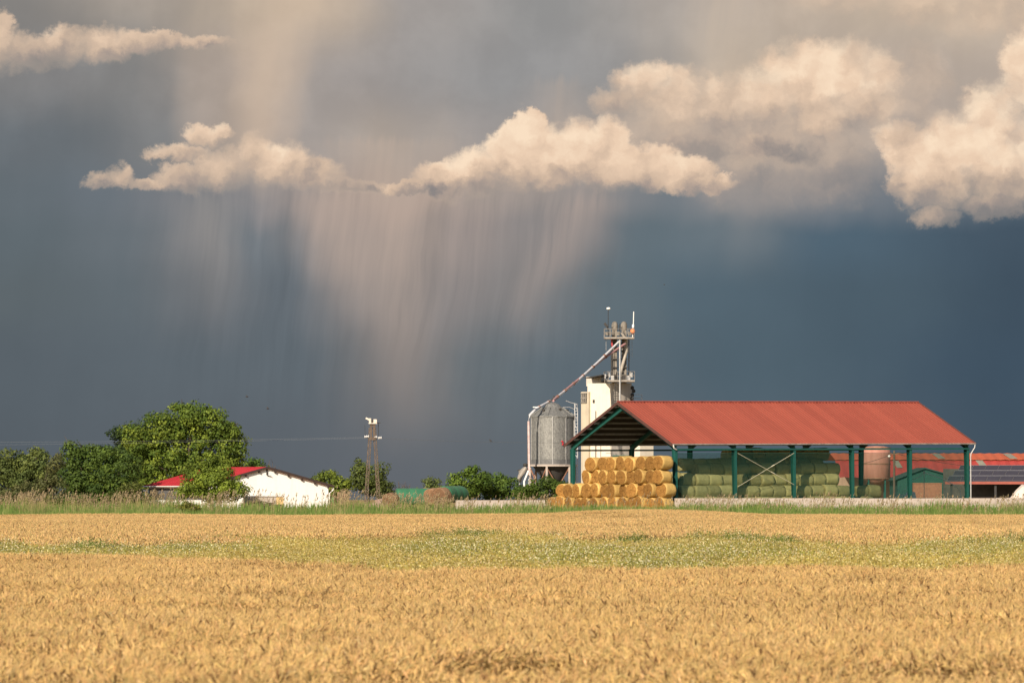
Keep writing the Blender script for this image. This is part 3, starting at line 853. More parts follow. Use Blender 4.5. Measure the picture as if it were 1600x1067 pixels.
tree('bush', 'sparse grey green bush between the leftmost tree and the two topped tree', 728,
     [(85, 730, 14, 16), (80, 760, 26, 20), (45, 770, 30, 16), (20, 775, 26, 14), (88, 712, 7, 9)], (0.070, 0.085, 0.030), 0.08, 0.22, 0.8, cat='bush', alt=(0.135, 0.135, 0.050))
tree('bush', 'low olive bush under the left end of the red roof', 722,
     [(205, 768, 20, 14), (185, 777, 22, 11), (222, 780, 16, 9)], (0.070, 0.085, 0.024), 0.06, 0.22, cat='bush')
tree('broadleaf_tree', 'small leafy tree in front of the white house hiding its roof edge', 719,
     [(328, 722, 20, 15), (311, 739, 26, 18), (344, 744, 22, 18), (330, 756, 46, 20), (366, 765, 20, 15), (292, 765, 22, 16), (335, 773, 44, 12), (327, 712, 9, 8)], (0.058, 0.088, 0.014), 0.12, 0.22, 1.2, alt=(0.180, 0.235, 0.030))
tree('broadleaf_tree', 'small green tree peeking over the left roof slope of the white house', 775,
     [(398, 722, 12, 11), (392, 738, 16, 14), (408, 735, 10, 10)], D2, 0.10, 0.25)
bare('bare_bush', 'leafless dark bush poking over the ridge of the white house', 778, 426, 760, 717, 28, 9, 3, 'bush')
tree('bush', 'yellow green bush growing right behind the white house gable', 765,
     [(512, 752, 22, 14), (532, 764, 20, 16), (498, 750, 14, 10), (545, 757, 10, 9), (520, 775, 26, 12)], (0.062, 0.090, 0.016), 0.08, 0.24, cat='bush', alt=YEL)
tree('broadleaf_tree', 'loose olive tree behind the lattice power pole', 785,
     [(565, 735, 16, 15), (590, 742, 17, 18), (572, 758, 26, 18), (596, 765, 14, 14), (556, 752, 12, 14), (560, 725, 6, 7)], (0.066, 0.088, 0.024), 0.10, 0.24, 0.85, alt=(0.14, 0.18, 0.040))
tree('bush', 'small grey green bush right of the lattice power pole', 792,
     [(612, 764, 12, 9), (604, 773, 14, 9)], (0.066, 0.088, 0.032), 0.05, 0.22, cat='bush')
bare('bare_tree', 'small leafless tree above the long green wrapped bale', 800, 628, 785, 746, 24, 8, 5)
tree('broadleaf_tree', 'distant small round tree behind the brown bales', 900,
     [(672, 754, 16, 9), (668, 764, 20, 9), (684, 762, 10, 8)], (0.066, 0.088, 0.034), 0.10, 0.26, 0.9)
tree('broadleaf_tree', 'pointed bushy tree right of the round green wrapped bale', 745,
     [(735, 742, 15, 13), (716, 752, 18, 12), (742, 756, 24, 16), (706, 768, 16, 12), (728, 770, 30, 14), (738, 733, 6, 6)], D1, 0.09, 0.24, alt=(0.12, 0.175, 0.026))
tree('bush', 'wide dark green bush midway between the wrapped bales and the metal silo', 748,
     [(780, 750, 18, 13), (768, 762, 24, 14), (798, 760, 20, 14), (785, 772, 34, 12), (757, 745, 9, 8), (757, 768, 24, 13), (815, 771, 20, 11)], D2, 0.09, 0.24, cat='bush', alt=(0.10, 0.15, 0.024))
tree('bush', 'low rounded bush growing below the metal silo', 742,
     [(838, 762, 20, 13), (858, 758, 20, 14), (875, 764, 18, 13), (822, 768, 18, 12), (852, 773, 34, 10), (892, 772, 14, 10)], D1, 0.09, 0.24, cat='bush', alt=(0.11, 0.155, 0.026))
tree('bush', 'small brownish green bush standing in the reeds before the white house', 699,
     [(293, 790, 11, 8), (286, 797, 14, 8), (300, 797, 14, 7)], (0.095, 0.10, 0.026), 0.04, 0.16, 1.3, cat='bush')

# ------------------------------------------------------------------ materials of built things
def roof_mat(name, c1, c2, sheet=1.08):
    m, g, out = new_mat(name)
    b = g.n('ShaderNodeBsdfPrincipled'); b.inputs['Roughness'].default_value = 0.5; b.inputs['Specular IOR Level'].default_value = 0.3
    tc = g.n('ShaderNodeTexCoord').outputs['Object']
    s_ = g.n('ShaderNodeSeparateXYZ'); g.put(s_.inputs[0], tc)
    wn = g.n('ShaderNodeTexWhiteNoise', noise_dimensions='1D'); g.put(wn.inputs['W'], g.m('FLOOR', g.m('DIVIDE', s_.outputs[0], sheet)))
    st = g.noise(g.v('MULTIPLY', tc, (3.5, 0.16, 0.16)), 1.0, 4.0, 0.65)
    bl = g.noise(tc, 0.35, 5.0, 0.6)
    f = g.m('MULTIPLY_ADD', g.m('SUBTRACT', wn.outputs[0], 0.5), 0.5, g.m('MULTIPLY_ADD', st, 0.9, g.m('MULTIPLY', bl, 0.6)))
    g.put(b.inputs['Base Color'], g.mix(g.sstep(f, 0.35, 1.15), rgba(c1), rgba(c2)))
    g.put(out.inputs[0], b.outputs[0])
    return m
M_RED = roof_mat('red_roof_sheet', (0.255, 0.056, 0.036), (0.312, 0.071, 0.045))
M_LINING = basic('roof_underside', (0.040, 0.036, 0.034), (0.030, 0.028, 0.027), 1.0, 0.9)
M_DGREEN = basic('dark_green_steel', (0.012, 0.085, 0.070), (0.010, 0.070, 0.058), 2.0, 0.5)
M_GALV = basic('galvanised_steel', (0.50, 0.50, 0.49), (0.38, 0.38, 0.38), 3.0, 0.45, metal=0.3)
M_WHITE = basic('white_paint', (0.80, 0.79, 0.76), (0.74, 0.73, 0.70), 2.0, 0.6)
M_DARK = basic('dark_iron', (0.035, 0.035, 0.037), (0.05, 0.045, 0.04), 3.0, 0.7)
M_STEELG = basic('weathered_steel', (0.34, 0.31, 0.27), (0.20, 0.18, 0.16), 2.5, 0.6, metal=0.2)
M_RUST = basic('rusty_steel', (0.30, 0.16, 0.10), (0.20, 0.10, 0.07), 3.0, 0.8)
M_CONC = basic('pale_concrete', (0.42, 0.365, 0.32), (0.34, 0.295, 0.26), 0.9, 0.9, bump=0.3, bscale=8, stretch=(1, 1, 2.0))
M_BRWOOD = basic('brown_boards', (0.26, 0.16, 0.09), (0.18, 0.10, 0.06), 2.0, 0.85, stretch=(3, 1, 0.3))

def net_mat():
    m, g, out = new_mat('green_wind_netting')
    tr = g.n('ShaderNodeBsdfTransparent'); tr.inputs[0].default_value = (0.88, 0.95, 0.90, 1)
    d = g.n('ShaderNodeBsdfDiffuse'); d.inputs[0].default_value = (0.016, 0.070, 0.058, 1)
    tl = g.n('ShaderNodeBsdfTranslucent'); tl.inputs[0].default_value = (0.014, 0.060, 0.048, 1)
    m1 = g.n('ShaderNodeMixShader'); m1.inputs[0].default_value = 0.4
    g.put(m1.inputs[1], d.outputs[0]); g.put(m1.inputs[2], tl.outputs[0])
    mx = g.n('ShaderNodeMixShader')
    tc = g.n('ShaderNodeTexCoord').outputs['Object']
    g.put(mx.inputs[0], g.sstep(g.noise(g.v('MULTIPLY', tc, (0.6, 0.6, 0.25)), 1.0, 3.0), 0.25, 0.8, 0.32, 0.46))
    g.put(mx.inputs[1], tr.outputs[0]); g.put(mx.inputs[2], m1.outputs[0])
    g.put(out.inputs[0], mx.outputs[0])
    return m
M_NET = net_mat()

# ------------------------------------------------------------------ the hay barn
A = R(32)
L, W = 33.5, 18.3
EZ = 6.2; RZ = 10.22; OV = 0.62; EO = 0.32
pc_ = P(1057, 0, 720); pc_.z = GY
barn = empty('hay_barn', pc_, A, 'long open sided hay barn with red metal roof, dark green columns and green netting', 'barn')
barn.rotation_euler = (0, -0.0055, A)
slope = (RZ - EZ) / (W / 2 + EO)
def rz(y):
    return EZ + slope * (y + EO) if y <= W / 2 else EZ + slope * (W + EO - y)
def roof_sheet():
    mb = MB()
    pitch = 0.36; h = 0.045
    xs = []
    x = -OV
    while x < L + OV - 0.01:
        xs += [(x, 0), (x + 0.20, 0), (x + 0.235, h), (x + 0.325, h)]
        x += pitch
    xs.append((L + OV, 0))
    for side in (0, 1):
        e = -EO if side == 0 else W + EO
        vs = []
        for t in (0.0, 0.34, 0.67, 1.0):
            y = e + (W / 2 - e) * t
            for x, q in xs:
                vs.append((x, y, rz(y) + q + 0.002))
        n = len(xs); fs = []
        for j in range(3):
            for i in range(n - 1):
                a = j * n + i
                fs.append((a, a + 1, a + 1 + n, a + n) if side == 0 else (a, a + n, a + 1 + n, a + 1))
        mb.add(vs, fs)
    return mb
roof = roof_sheet().build('roof', M_RED, barn)
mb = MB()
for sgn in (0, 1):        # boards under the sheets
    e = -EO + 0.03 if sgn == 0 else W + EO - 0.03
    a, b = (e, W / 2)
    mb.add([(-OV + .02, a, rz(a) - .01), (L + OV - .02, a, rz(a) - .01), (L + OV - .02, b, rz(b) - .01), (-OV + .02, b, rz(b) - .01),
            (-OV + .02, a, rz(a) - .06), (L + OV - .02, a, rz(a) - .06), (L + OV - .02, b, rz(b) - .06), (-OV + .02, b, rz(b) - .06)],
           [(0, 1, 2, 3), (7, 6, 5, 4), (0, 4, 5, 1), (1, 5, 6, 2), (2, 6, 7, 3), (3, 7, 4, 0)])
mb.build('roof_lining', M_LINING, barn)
mb = MB()
mb.tube([(-OV - .02, W / 2, RZ + .06), (L + OV + .02, W / 2, RZ + .06)], 0.10, 8)
x = 0
while x < L:
    mb.box((x, W / 2 - .16, RZ + .04), (x + .10, W / 2 + .16, RZ + .12)); x += 1.1
mb.build('ridge_cap', basic('dull_red_cap', (0.26, 0.07, 0.05), (0.2, 0.05, 0.04), 2, 0.6), barn)
M_TRIM = basic('verge_trim', (0.10, 0.045, 0.035), (0.07, 0.035, 0.03), 2, 0.6)
for x in (-OV - .04, L + OV + .04):
    mb = MB()
    for a, b in ((-EO, W / 2), (W + EO, W / 2)):
        mb.bar((x, a, rz(a) - .07), (x, b, rz(b) - .07), 0.05, 0.26)
    mb.build('verge_trim', M_TRIM, barn)
NB = 5; BAY = L / NB
for i in range(NB + 1):
    x = i * BAY
    for side in (0, 1):
        y = 0.0 if side == 0 else W
        q = 1 if side == 0 else -1
        m_ = MB()      # tapering I column
        w0, w1, fl = 0.34, 0.56, 0.26
        y0 = y - 0.02 * q
        zt = rz(y) - 0.5
        m_.add([(x - .02, y0, 0), (x + .02, y0, 0), (x + .02, y0 + q * w0, 0), (x - .02, y0 + q * w0, 0),
                (x - .02, y0, zt), (x + .02, y0, zt), (x + .02, y0 + q * w1, zt), (x - .02, y0 + q * w1, zt)],
               [(0, 3, 2, 1), (4, 5, 6, 7), (0, 1, 5, 4), (1, 2, 6, 5), (2, 3, 7, 6), (3, 0, 4, 7)])
        m_.bar((x, y0, 0), (x, y0, zt), fl, .04, up=(0, 1, 0)); m_.bar((x, y0 + q * w0, 0), (x, y0 + q * w1, zt), fl, .04, up=(0, 1, 0))
        m_.build('column', M_DGREEN, barn)
    m_ = MB()
    for side in (0, 1):
        y = 0.0 if side == 0 else W
        q = 1 if side == 0 else -1
        zt = rz(y) - 0.5
        k = [(y - .02 * q, zt), (y - .02 * q, rz(y) - .26), (W / 2, RZ - .26), (W / 2, RZ - .72), (y + q * 2.6, rz(y + q * 2.6) - .62), (y + q * .56, zt)]
        n = len(k)
        m_.add([(x - .03, a, b) for a, b in k] + [(x + .03, a, b) for a, b in k],
               [tuple(range(n)), tuple(range(2 * n - 1, n - 1, -1))] + [(j, j + n, (j + 1) % n + n, (j + 1) % n) for j in range(n)])
        m_.bar((x, y, rz(y) - .27), (x, W / 2 - .01 * q, RZ - .27), .24, .03)
        m_.bar((x, y + q * 2.6, rz(y + q * 2.6) - .64), (x, W / 2 - .01 * q, RZ - .735), .24, .03)
        m_.bar((x, y + q * .56, zt - .01), (x, y + q * 2.6, rz(y + q * 2.6) - .64), .24, .03)
    m_.build('portal_rafter', M_DGREEN, barn)
for side in (0, 1):
    for k in range(8):
        t = (k + 0.12) / 7.6
        y = (W / 2) * t if side == 0 else W - (W / 2) * t
        m_ = MB(); z = rz(y) - .16
        m_.bar((-OV + .05, y, z), (L + OV - .05, y, z), .07, .18)
        m_.build('purlin', M_GALV, barn)
for y in (-.05, W + .05):
    m_ = MB(); m_.bar((-.1, y, rz(0) - .62), (L + .1, y, rz(0) - .62), .12, .16)
    m_.build('eave_beam', M_DGREEN, barn)
m_ = MB(); m_.tube([(-OV, -EO - .06, EZ - .02), (L + OV, -EO - .06, EZ - .02)], .07, 8)
m_.build('gutter', M_STEELG, barn)
m_ = MB(); m_.tube([(L + OV - .05, -EO - .05, EZ - .08), (L + OV - .08, -EO - .05, EZ - .35), (L + .2, -.22, EZ - .95), (L + .16, -.22, EZ - 1.3), (L + .16, -.22, 0)], .055, 8)
m_.build('downpipe', M_GALV, barn)
m_ = MB(); m_.tube([(-OV + .05, -EO - .05, EZ - .06), (-OV + .12, -EO - .04, EZ - .32), (-.05, -.14, EZ - .5)], .07, 8)
m_.build('downpipe', M_WHITE, barn)
for i in range(NB):
    m_ = MB()
    x0, x1 = i * BAY + .14, (i + 1) * BAY - .14
    n = 14; z0, z1 = 1.02, EZ - .86
    vs = []; fs = []
    for j in range(n + 1):
        x = x0 + (x1 - x0) * j / n
        for k in range(7):
            t = k / 6
            vs.append((x, .10 + .035 * math.sin(j * 1.3 + i) * math.sin(math.pi * t), z0 + (z1 - z0) * t - (.05 * math.sin(math.pi * j / n) if k == 6 else 0)))
    for j in range(n):
        for k in range(6):
            a = j * 7 + k; fs.append((a, a + 7, a + 8, a + 1))
    m_.add(vs, fs, 0, True)
    m_.build('netting', M_NET, barn)
    m_ = MB(); m_.tube([(x0, .06, z1 + .01), (x1, .06, z1 + .01)], .025, 6); m_.build('netting_rail', M_DGREEN, barn)
    m_ = MB(); m_.tube([(x0, .06, z0), (x1, .06, z0)], .022, 6)
    m_.build('netting_rail', M_DGREEN, barn)
m_ = MB()
x0, x1 = BAY + .2, 2 * BAY - .1
for a, b in (((x0, 5.35), (x1, 2.35)), ((x0, 2.2), (x1, 5.35))):
    p0, p1 = Vector((a[0], -.05, a[1])), Vector((b[0], -.05, b[1]))
    m_.tube([p0, p1], .020, 6)
    c = p0.lerp(p1, .62); d = (p1 - p0).normalized() * .2
    m_.tube([c - d, c + d], .045, 6)
m_.build('cross_brace', basic('cream_rods', (.62, .58, .42), (.5, .47, .35), 2, .5), barn)

# ------------------------------------------------------------------ low walls in front of the yard
def low_wall(px0, px1, Y, pyt, label, step=6.0):
    a = P(px0, pyt, Y); b = P(px1, pyt, Y)
    root = empty('concrete_wall', (a.x, Y, GY - .6), 0, label, 'wall')
    mb = MB(); zt = a.z - (GY - .6); x = 0; Ln = b.x - a.x; rnd = random.Random(3)
    while x < Ln:
        e = min(x + step, Ln)
        dz = rnd.uniform(-.02, .02); dy = rnd.uniform(-.015, .015)
        mb.box((x, dy, 0), (e - .03, .28 + dy, zt + dz)); x = e
    mb.build('panels', M_CONC, root)
    return root
low_wall(1054, 1680, 716.5, 778, 'long low pale concrete wall along the front of the hay barn')
low_wall(712, 852, 716.0, 781, 'low pale concrete wall below the bushes left of the straw stack')

# ------------------------------------------------------------------ bales
def straw_mat(name, side, end, dark):
    m, g, out = new_mat(name)
    b = g.n('ShaderNodeBsdfPrincipled'); b.inputs['Roughness'].default_value = 0.85; b.inputs['Specular IOR Level'].default_value = 0.15
    tc = g.n('ShaderNodeTexCoord').outputs['Object']
    s = g.n('ShaderNodeSeparateXYZ'); g.put(s.inputs[0], tc)
    oi = g.n('ShaderNodeObjectInfo').outputs['Random']
    off = g.v('ADD', tc, g.comb(g.m('MULTIPLY', oi, 37.0), g.m('MULTIPLY', oi, 17.0), 0.0))
    r = g.m('SQRT', g.m('ADD', g.m('MULTIPLY', s.outputs[1], s.outputs[1]), g.m('MULTIPLY', s.outputs[2], s.outputs[2])))
    n1 = g.noise(off, 3.0, 5.0, 0.65)
    n2 = g.noise(g.v('MULTIPLY', off, (6.0, 22.0, 22.0)), 1.0, 3.0, 0.6)
    ring = g.m('SINE', g.m('MULTIPLY_ADD', r, 42.0, g.m('MULTIPLY', n1, 9.0)))
    a = g.n('ShaderNodeAttribute', attribute_name='col').outputs['Fac']
    f = g.m('MULTIPLY_ADD', g.m('SUBTRACT', n2, 0.5), 1.5, g.m('MULTIPLY_ADD', g.m('SUBTRACT', n1, 0.5), 1.3, 0.5), clamp=True)
    sc = g.mix(f, rgba(tuple(q * 0.62 for q in side)), rgba(side))
    f2 = g.m('ADD', f, g.m('MULTIPLY', ring, 0.22), clamp=True)
    ec = g.mix(f2, rgba(dark), rgba(end))
    c = g.mix(a, sc, ec)
    k = g.v('SCALE', c); g.put(k.node.inputs['Scale'], g.m('MULTIPLY_ADD', oi, 0.5, 0.72))
    g.put(b.inputs['Base Color'], k)
    bn = g.n('ShaderNodeBump'); bn.inputs['Strength'].default_value = 0.6; bn.inputs['Distance'].default_value = 0.06
    g.put(bn.inputs['Height'], g.m('ADD', n2, g.m('MULTIPLY', ring, 0.12))); g.put(b.inputs['Normal'], bn.outputs[0])
    g.put(out.inputs[0], b.outputs[0])
    return m
M_STRAW = straw_mat('golden_straw', (0.66, 0.435, 0.145), (0.36, 0.19, 0.050), (0.12, 0.054, 0.014))
M_HAY = straw_mat('pale_hay', (0.66, 0.56, 0.26), (0.50, 0.41, 0.18), (0.22, 0.17, 0.07))
M_OLDHAY = straw_mat('weathered_brown_bale', (0.36, 0.22, 0.13), (0.28, 0.16, 0.09), (0.12, 0.07, 0.04))

def bale_mesh(name, r, length, mat, seed):
    rng = np.random.default_rng(seed)
    n = 40
    prof = [(-.5, 0.0), (-.495, .35), (-.5, .72), (-.49, .93), (-.465, .99), (-.3, 1.0), (-.1, 1.0), (.1, 1.0), (.3, 1.0), (.465, .99), (.49, .93), (.5, .72), (.495, .35), (.5, 0.0)]
    V = []; C = []
    sag = 0.09
    wavy = [rng.uniform(-1, 1, 4) for _ in range(3)]
    for i, (t, rr) in enumerate(prof):
        for k in range(n):
            a = 2 * math.pi * k / n
            q = r * rr * (1 + 0.025 * math.sin(3 * a + wavy[0][0] * 3) + 0.02 * math.sin(2 * a + wavy[2][0] * 3) + 0.012 * math.sin(5 * a + wavy[1][1] * 3 + t * 4) + rng.normal(0, .016) * (rr > .9))
            z = q * math.sin(a); z = z * (1 - sag) if z > 0 else max(z, -r * .94)
            V.append((t * length + rng.normal(0, .03) * (rr < .95), q * math.cos(a) * 1.01, z))
            C.append([1.0] * 3 if (rr < .95) else [0.0] * 3)
    i = np.arange((len(prof) - 1) * n); a = i; b = (i // n) * n + (i + 1) % n
    me = np_mesh(name, np.array(V), [np.stack([a, a + n, b + n, b], -1)], np.array(C))
    me.polygons.foreach_set('use_smooth', [True] * len(me.polygons))
    me.materials.append(mat)
    return me
def place_bale(name, me, loc, rot, label, group, cat='bale'):
    o = bpy.data.objects.new(name, me); COL.objects.link(o)
    o.location = loc; o.rotation_euler = rot
    return tag(o, label, cat, group)

rnd = random.Random(11)
SM = [bale_mesh('straw_bale', 0.725, 1.36, M_STRAW, k) for k in range(5)]
B = R(37)
rowd = Vector((-math.sin(B), math.cos(B), 0)); axd = Vector((math.cos(B), math.sin(B), 0))
front = P(1037.5, 0, 719.2)
rows = [('bottom', 13, 0.0, 0.63), ('second lowest', 12, 0.0, 1.90), ('second highest', 9, 0.0, 3.16), ('top', 8, 0.0, 4.40)]
for rn, cnt, off, zc in rows:
    for i in range(cnt):
        sp = 1.37
        p = front + rowd * (i * sp * (1.02 if rn != 'top' else 1.07) + off + rnd.uniform(-.13, .13)) + axd * rnd.uniform(-.22, .16)
        j = cnt - 1 - i
        nm = ordn(j) + ' from left' if 0 < j < cnt - 1 else ('leftmost' if j == 0 else 'rightmost')
        o = place_bale('straw_bale', SM[rnd.randrange(5)], (p.x, p.y, GY + zc + rnd.uniform(-.06, .05) + (0.06 if rn == 'top' and i < 3 else 0)),
                       (rnd.uniform(-.6, .6), rnd.uniform(-.06, .06), B + rnd.uniform(-.16, .16)),
                       f'golden straw bale, {nm} in the {rn} row of the gable stack',
                       'golden straw bales stacked at the barn gable')

HM = [bale_mesh('hay_bale', 0.62, 1.5, M_HAY, 20 + k) for k in range(4)]
def inbarn(x, y, z):
    return barn.matrix_basis @ Vector((x, y, z))
bpy.context.view_layer.update()
HG = 'pale green hay bales stored behind the barn netting'
def hay_row(rn, x0, cnt, y, z, jit=.05, sp=1.475, skew=0.0):
    for i in range(cnt):
        p = inbarn(x0 + i * sp + rnd.uniform(-jit, jit), y + rnd.uniform(-.12, .12), z + rnd.uniform(-.03, .03))
        nm = ordn(i) + ' from left' if 0 < i < cnt - 1 else ('leftmost' if i == 0 else 'rightmost')
        place_bale('hay_bale', HM[rnd.randrange(4)], p, (rnd.uniform(-3, 3), rnd.uniform(-.04, .04) * (3 if jit > .1 else 1), A + rnd.uniform(-.04, .04) * (4 if jit > .1 else 1) + skew),
                   f'pale hay bale behind netting, {nm} in the {rn}', HG)
hay_row('bottom row', 1.6, 15, 1.1, .62)
hay_row('second row up', 2.2, 13, 1.75, 1.70)
hay_row('third row up', 2.8, 12, 2.4, 2.78, .06)
hay_row('fourth row up', 4.8, 11, 3.0, 3.80, .06)
hay_row('shaded back row', 5.2, 11, 6.4, 4.25, .05)
hay_row('shaded top row', 10.9, 8, 7.2, 5.22, .04)
hay_row('loose far row', 1.7, 3, 5.6, 3.0, .14)
hay_row('loose pair', 22.2, 2, 2.0, 1.62, .12)

# green wrapped and brown bales left of the bushes
M_WRAP = basic('green_wrap_film', (0.045, 0.165, 0.085), (0.036, 0.13, 0.070), 1.2, 0.45, bump=0.25, bscale=5)
def wrapped(px0, px1, pyc, rpx, Y, yaw, label, name='wrapped_bale'):
    s = F / Y; r = rpx / s; ln = (px1 - px0) / s / math.cos(yaw)
    c = P((px0 + px1) / 2, pyc, Y)
    mb = MB()
    n = 18; prof = []
    for t, q in ((0, 0), (.0, .5), (.003, .86), (.02, .97), (.06, 1.0)):
        prof.append((q * r, -ln / 2 + t * ln))
    k = max(3, int(ln / 1.3))
    for i in range(1, k):
        z = -ln / 2 + ln * i / k
        prof += [(r, z - .12), (r * .97, z), (r * 1.005, z + .12)]
    for t, q in ((.94, 1.0), (.98, .97), (.997, .86), (1, .5), (1, 0)):
        prof.append((q * r, -ln / 2 + t * ln))
    mb.lathe(prof, 28)
    mb.v = [(z, x, y if y > -r * .8 else -r * .8) for x, y, z in mb.v]
    o = mb.build(name, M_WRAP)
    o.location = c; o.rotation_euler = (0, 0, yaw)
    return tag(o, label, 'bale')
wrapped(619, 676, 777, 14.5, 728, R(12), 'long row of bales wrapped in green film beside the brown bales')
wrapped(693, 721, 773.5, 14.5, 727, R(62), 'single round bale in green film right of the brown bales')
for px, pyc, rp, Y, yw, lb in ((611, 781, 12, 724, 70, 'small weathered brown bale left of the long green wrapped row'),
                           (678, 776, 14.5, 724, 58, 'leaning brown bale at the right end of the long green wrapped row'),
                           (690, 775, 15, 722.5, 55, 'tallest brown bale standing against the single green wrapped bale'),
                           (664, 773, 12, 731, 62, 'brown bale peeping over the green wrapped row')):
    s = F / Y
    me = bale_mesh('weathered_bale', rp / s, 1.0, M_OLDHAY, int(px))
    place_bale('weathered_bale', me, P(px, pyc, Y), (0.4, R(-6), R(yw)), lb, 'weathered brown bales by the wrapped bales')

# ------------------------------------------------------------------ metal silo
def silo_mat():
    m, g, out = new_mat('corrugated_galvanised')
    b = g.n('ShaderNodeBsdfPrincipled'); b.inputs['Roughness'].default_value = 0.6; b.inputs['Metallic'].default_value = 0.35
    tc = g.n('ShaderNodeTexCoord').outputs['Object']
    f = g.noise(g.v('MULTIPLY', tc, (7, 7, 4)), 1.0, 4.0, 0.7)
    st = g.noise(g.v('MULTIPLY', tc, (3, 3, 0.25)), 1.0, 3.0, 0.6)
    f = g.m('MULTIPLY_ADD', st, 0.22, g.m('MULTIPLY', f, 0.78))
    g.put(b.inputs['Base Color'], g.mix(g.sstep(f, 0.35, 0.65), (0.14, 0.142, 0.138, 1), (0.255, 0.257, 0.242, 1)))
    g.put(out.inputs[0], b.outputs[0])
    return m
M_SILO = silo_mat()
SY = 768.0; ss = F / SY
sc_ = P(863.5, 0, SY); sr = 34.5 / ss
silo = empty('grain_silo', (sc_.x, SY, GY), 0, 'round corrugated metal grain silo with cone roof standing on a steel frame', 'silo')
def lz(py): return CZ + (HY - py) / ss - GY
mb = MB(); prof = []
z0, z1 = lz(718), lz(651)
nn = 46
for i in range(nn + 1):
    prof.append((sr * (1 + .006 * (1 if i % 2 else -1)), z0 + (z1 - z0) * i / nn))
mb.lathe(prof, 48)
mb.build('shell', M_SILO, silo)
mb = MB()
for k in range(10):
    t = 2 * math.pi * k / 10 + .31
    x, y = (sr + .05) * math.cos(t), (sr + .05) * math.sin(t)
    mb.bar((x, y, z0 - .45), (x, y, z1), .05, .06, up=(math.cos(t), math.sin(t), 0))
mb.build('stiffeners', M_GALV, silo)
mb = MB(); mb.lathe([(sr * 1.03, z0 - .52), (sr * 1.03, z0)], 40); mb.build('lower_ring', basic('dull_ring', (.16, .16, .16), (.11, .11, .11), 2, .6, metal=.3), silo)
mb = MB()
zt, zc = lz(632.5), lz(629)
zt = lz(637); mb.lathe([(sr * 1.05, z1 - .06), (sr * 1.05, z1 + .04), (sr * .46, zt), (sr * .40, lz(636)), (sr * .30, lz(632)), (sr * .12, lz(629)), (0.0, lz(628.4))], 14, smooth=False)
for k in range(14):
    t = 2 * math.pi * k / 14
    mb.bar((sr * 1.04 * math.cos(t), sr * 1.04 * math.sin(t), z1 + .08), (sr * .47 * math.cos(t), sr * .47 * math.sin(t), zt + .04), .06, .06)
mb.build('cone_roof', M_SILO, silo)
for ang, rr in ((-1.0, .62), (-.35, .7), (-2.2, .7)):
    m_ = MB(); zz = z1 + (zt - z1) * (1 - rr) / .54 + .04
    c = (sr * rr * math.cos(ang), sr * rr * math.sin(ang))
    m_.tube([(c[0], c[1], zz - .05), (c[0], c[1], zz + .18)], .14, 8); m_.build('roof_vent', M_DARK, silo)
mb = MB(); zf = lz(727)
mb.lathe([(sr * 1.12, zf - .10), (sr * 1.12, zf + .10), (sr * .98, zf + .10), (sr * .98, zf - .10), (sr * 1.12, zf - .10)], 24, smooth=False)
mb.build('ring_beam', M_CONC, silo)
mb = MB(); mb.lathe([(sr * .96, z0 - .3), (sr * .94, zf), (sr * .18, lz(760)), (sr * .18, lz(764))], 24); mb.build('hopper', M_DARK, silo)
for k in range(6):
    t = 2 * math.pi * (k + .25) / 6
    x, y = sr * 1.06 * math.cos(t), sr * 1.06 * math.sin(t)
    m_ = MB(); m_.bar((x, y, 0), (x, y, zf - .1), .20, .20, up=(0, 1, 0)); m_.build('leg', M_CONC, silo)
    t2 = 2 * math.pi * (k + 1.25) / 6
    m_ = MB()
    m_.bar((x, y, .3), (sr * 1.06 * math.cos(t2), sr * 1.06 * math.sin(t2), zf - .2), .09)
    m_.bar((x, y, zf - .2), (sr * 1.06 * math.cos(t2), sr * 1.06 * math.sin(t2), .3), .09)
    m_.build('brace', M_RUST, silo)
mb = MB()     # ladder down the right
for d in (-.2, .2):
    mb.bar((sr * .96 + .1, -sr * .36 + d, .5), (sr * .96 + .1, -sr * .36 + d, z1 + .6), .05)
zz = .6
while zz < z1 + .5:
    mb.bar((sr * .96 + .1, -sr * .36 - .2, zz), (sr * .96 + .1, -sr * .36 + .2, zz), .035); zz += .35
mb.build('ladder', M_GALV, silo)
mb = MB()
x_, y_ = (877 - 863.5) / ss, -sr * .95
mb.tube([(x_, y_, lz(690)), (x_ + .1, y_ - .05, lz(689)), (x_ + .18, y_ - .05, lz(692)), (x_ + .10, y_ - .02, lz(695.5))], .075, 8)
mb.build('red_hook', basic('red_paint', (.50, .03, .05), (.4, .025, .04), 2, .5), silo)

# downspout with white joints, from the elevator head to the ground left of the silo
def banded(name, pts, r, mat, parent, bands=9, bmat=None):
    mb = MB(); mb.tube(pts, r, 8); o = mb.build(name, mat, parent)
    mb = MB()
    pts = [Vector(p) for p in pts]
    seg = [(pts[i], pts[i + 1]) for i in range(len(pts) - 1)]
    tot = sum((b - a).length for a, b in seg)
    for k in range(1, bands):
        d = tot * k / bands
        for a, b in seg:
            l = (b - a).length
            if d <= l:
                c = a.lerp(b, d / l); u = (b - a).normalized() * .10
                mb.tube([c - u, c + u], r * 1.35, 8); break
            d -= l
    mb.build('joint', bmat or M_RUST, o)
    return o

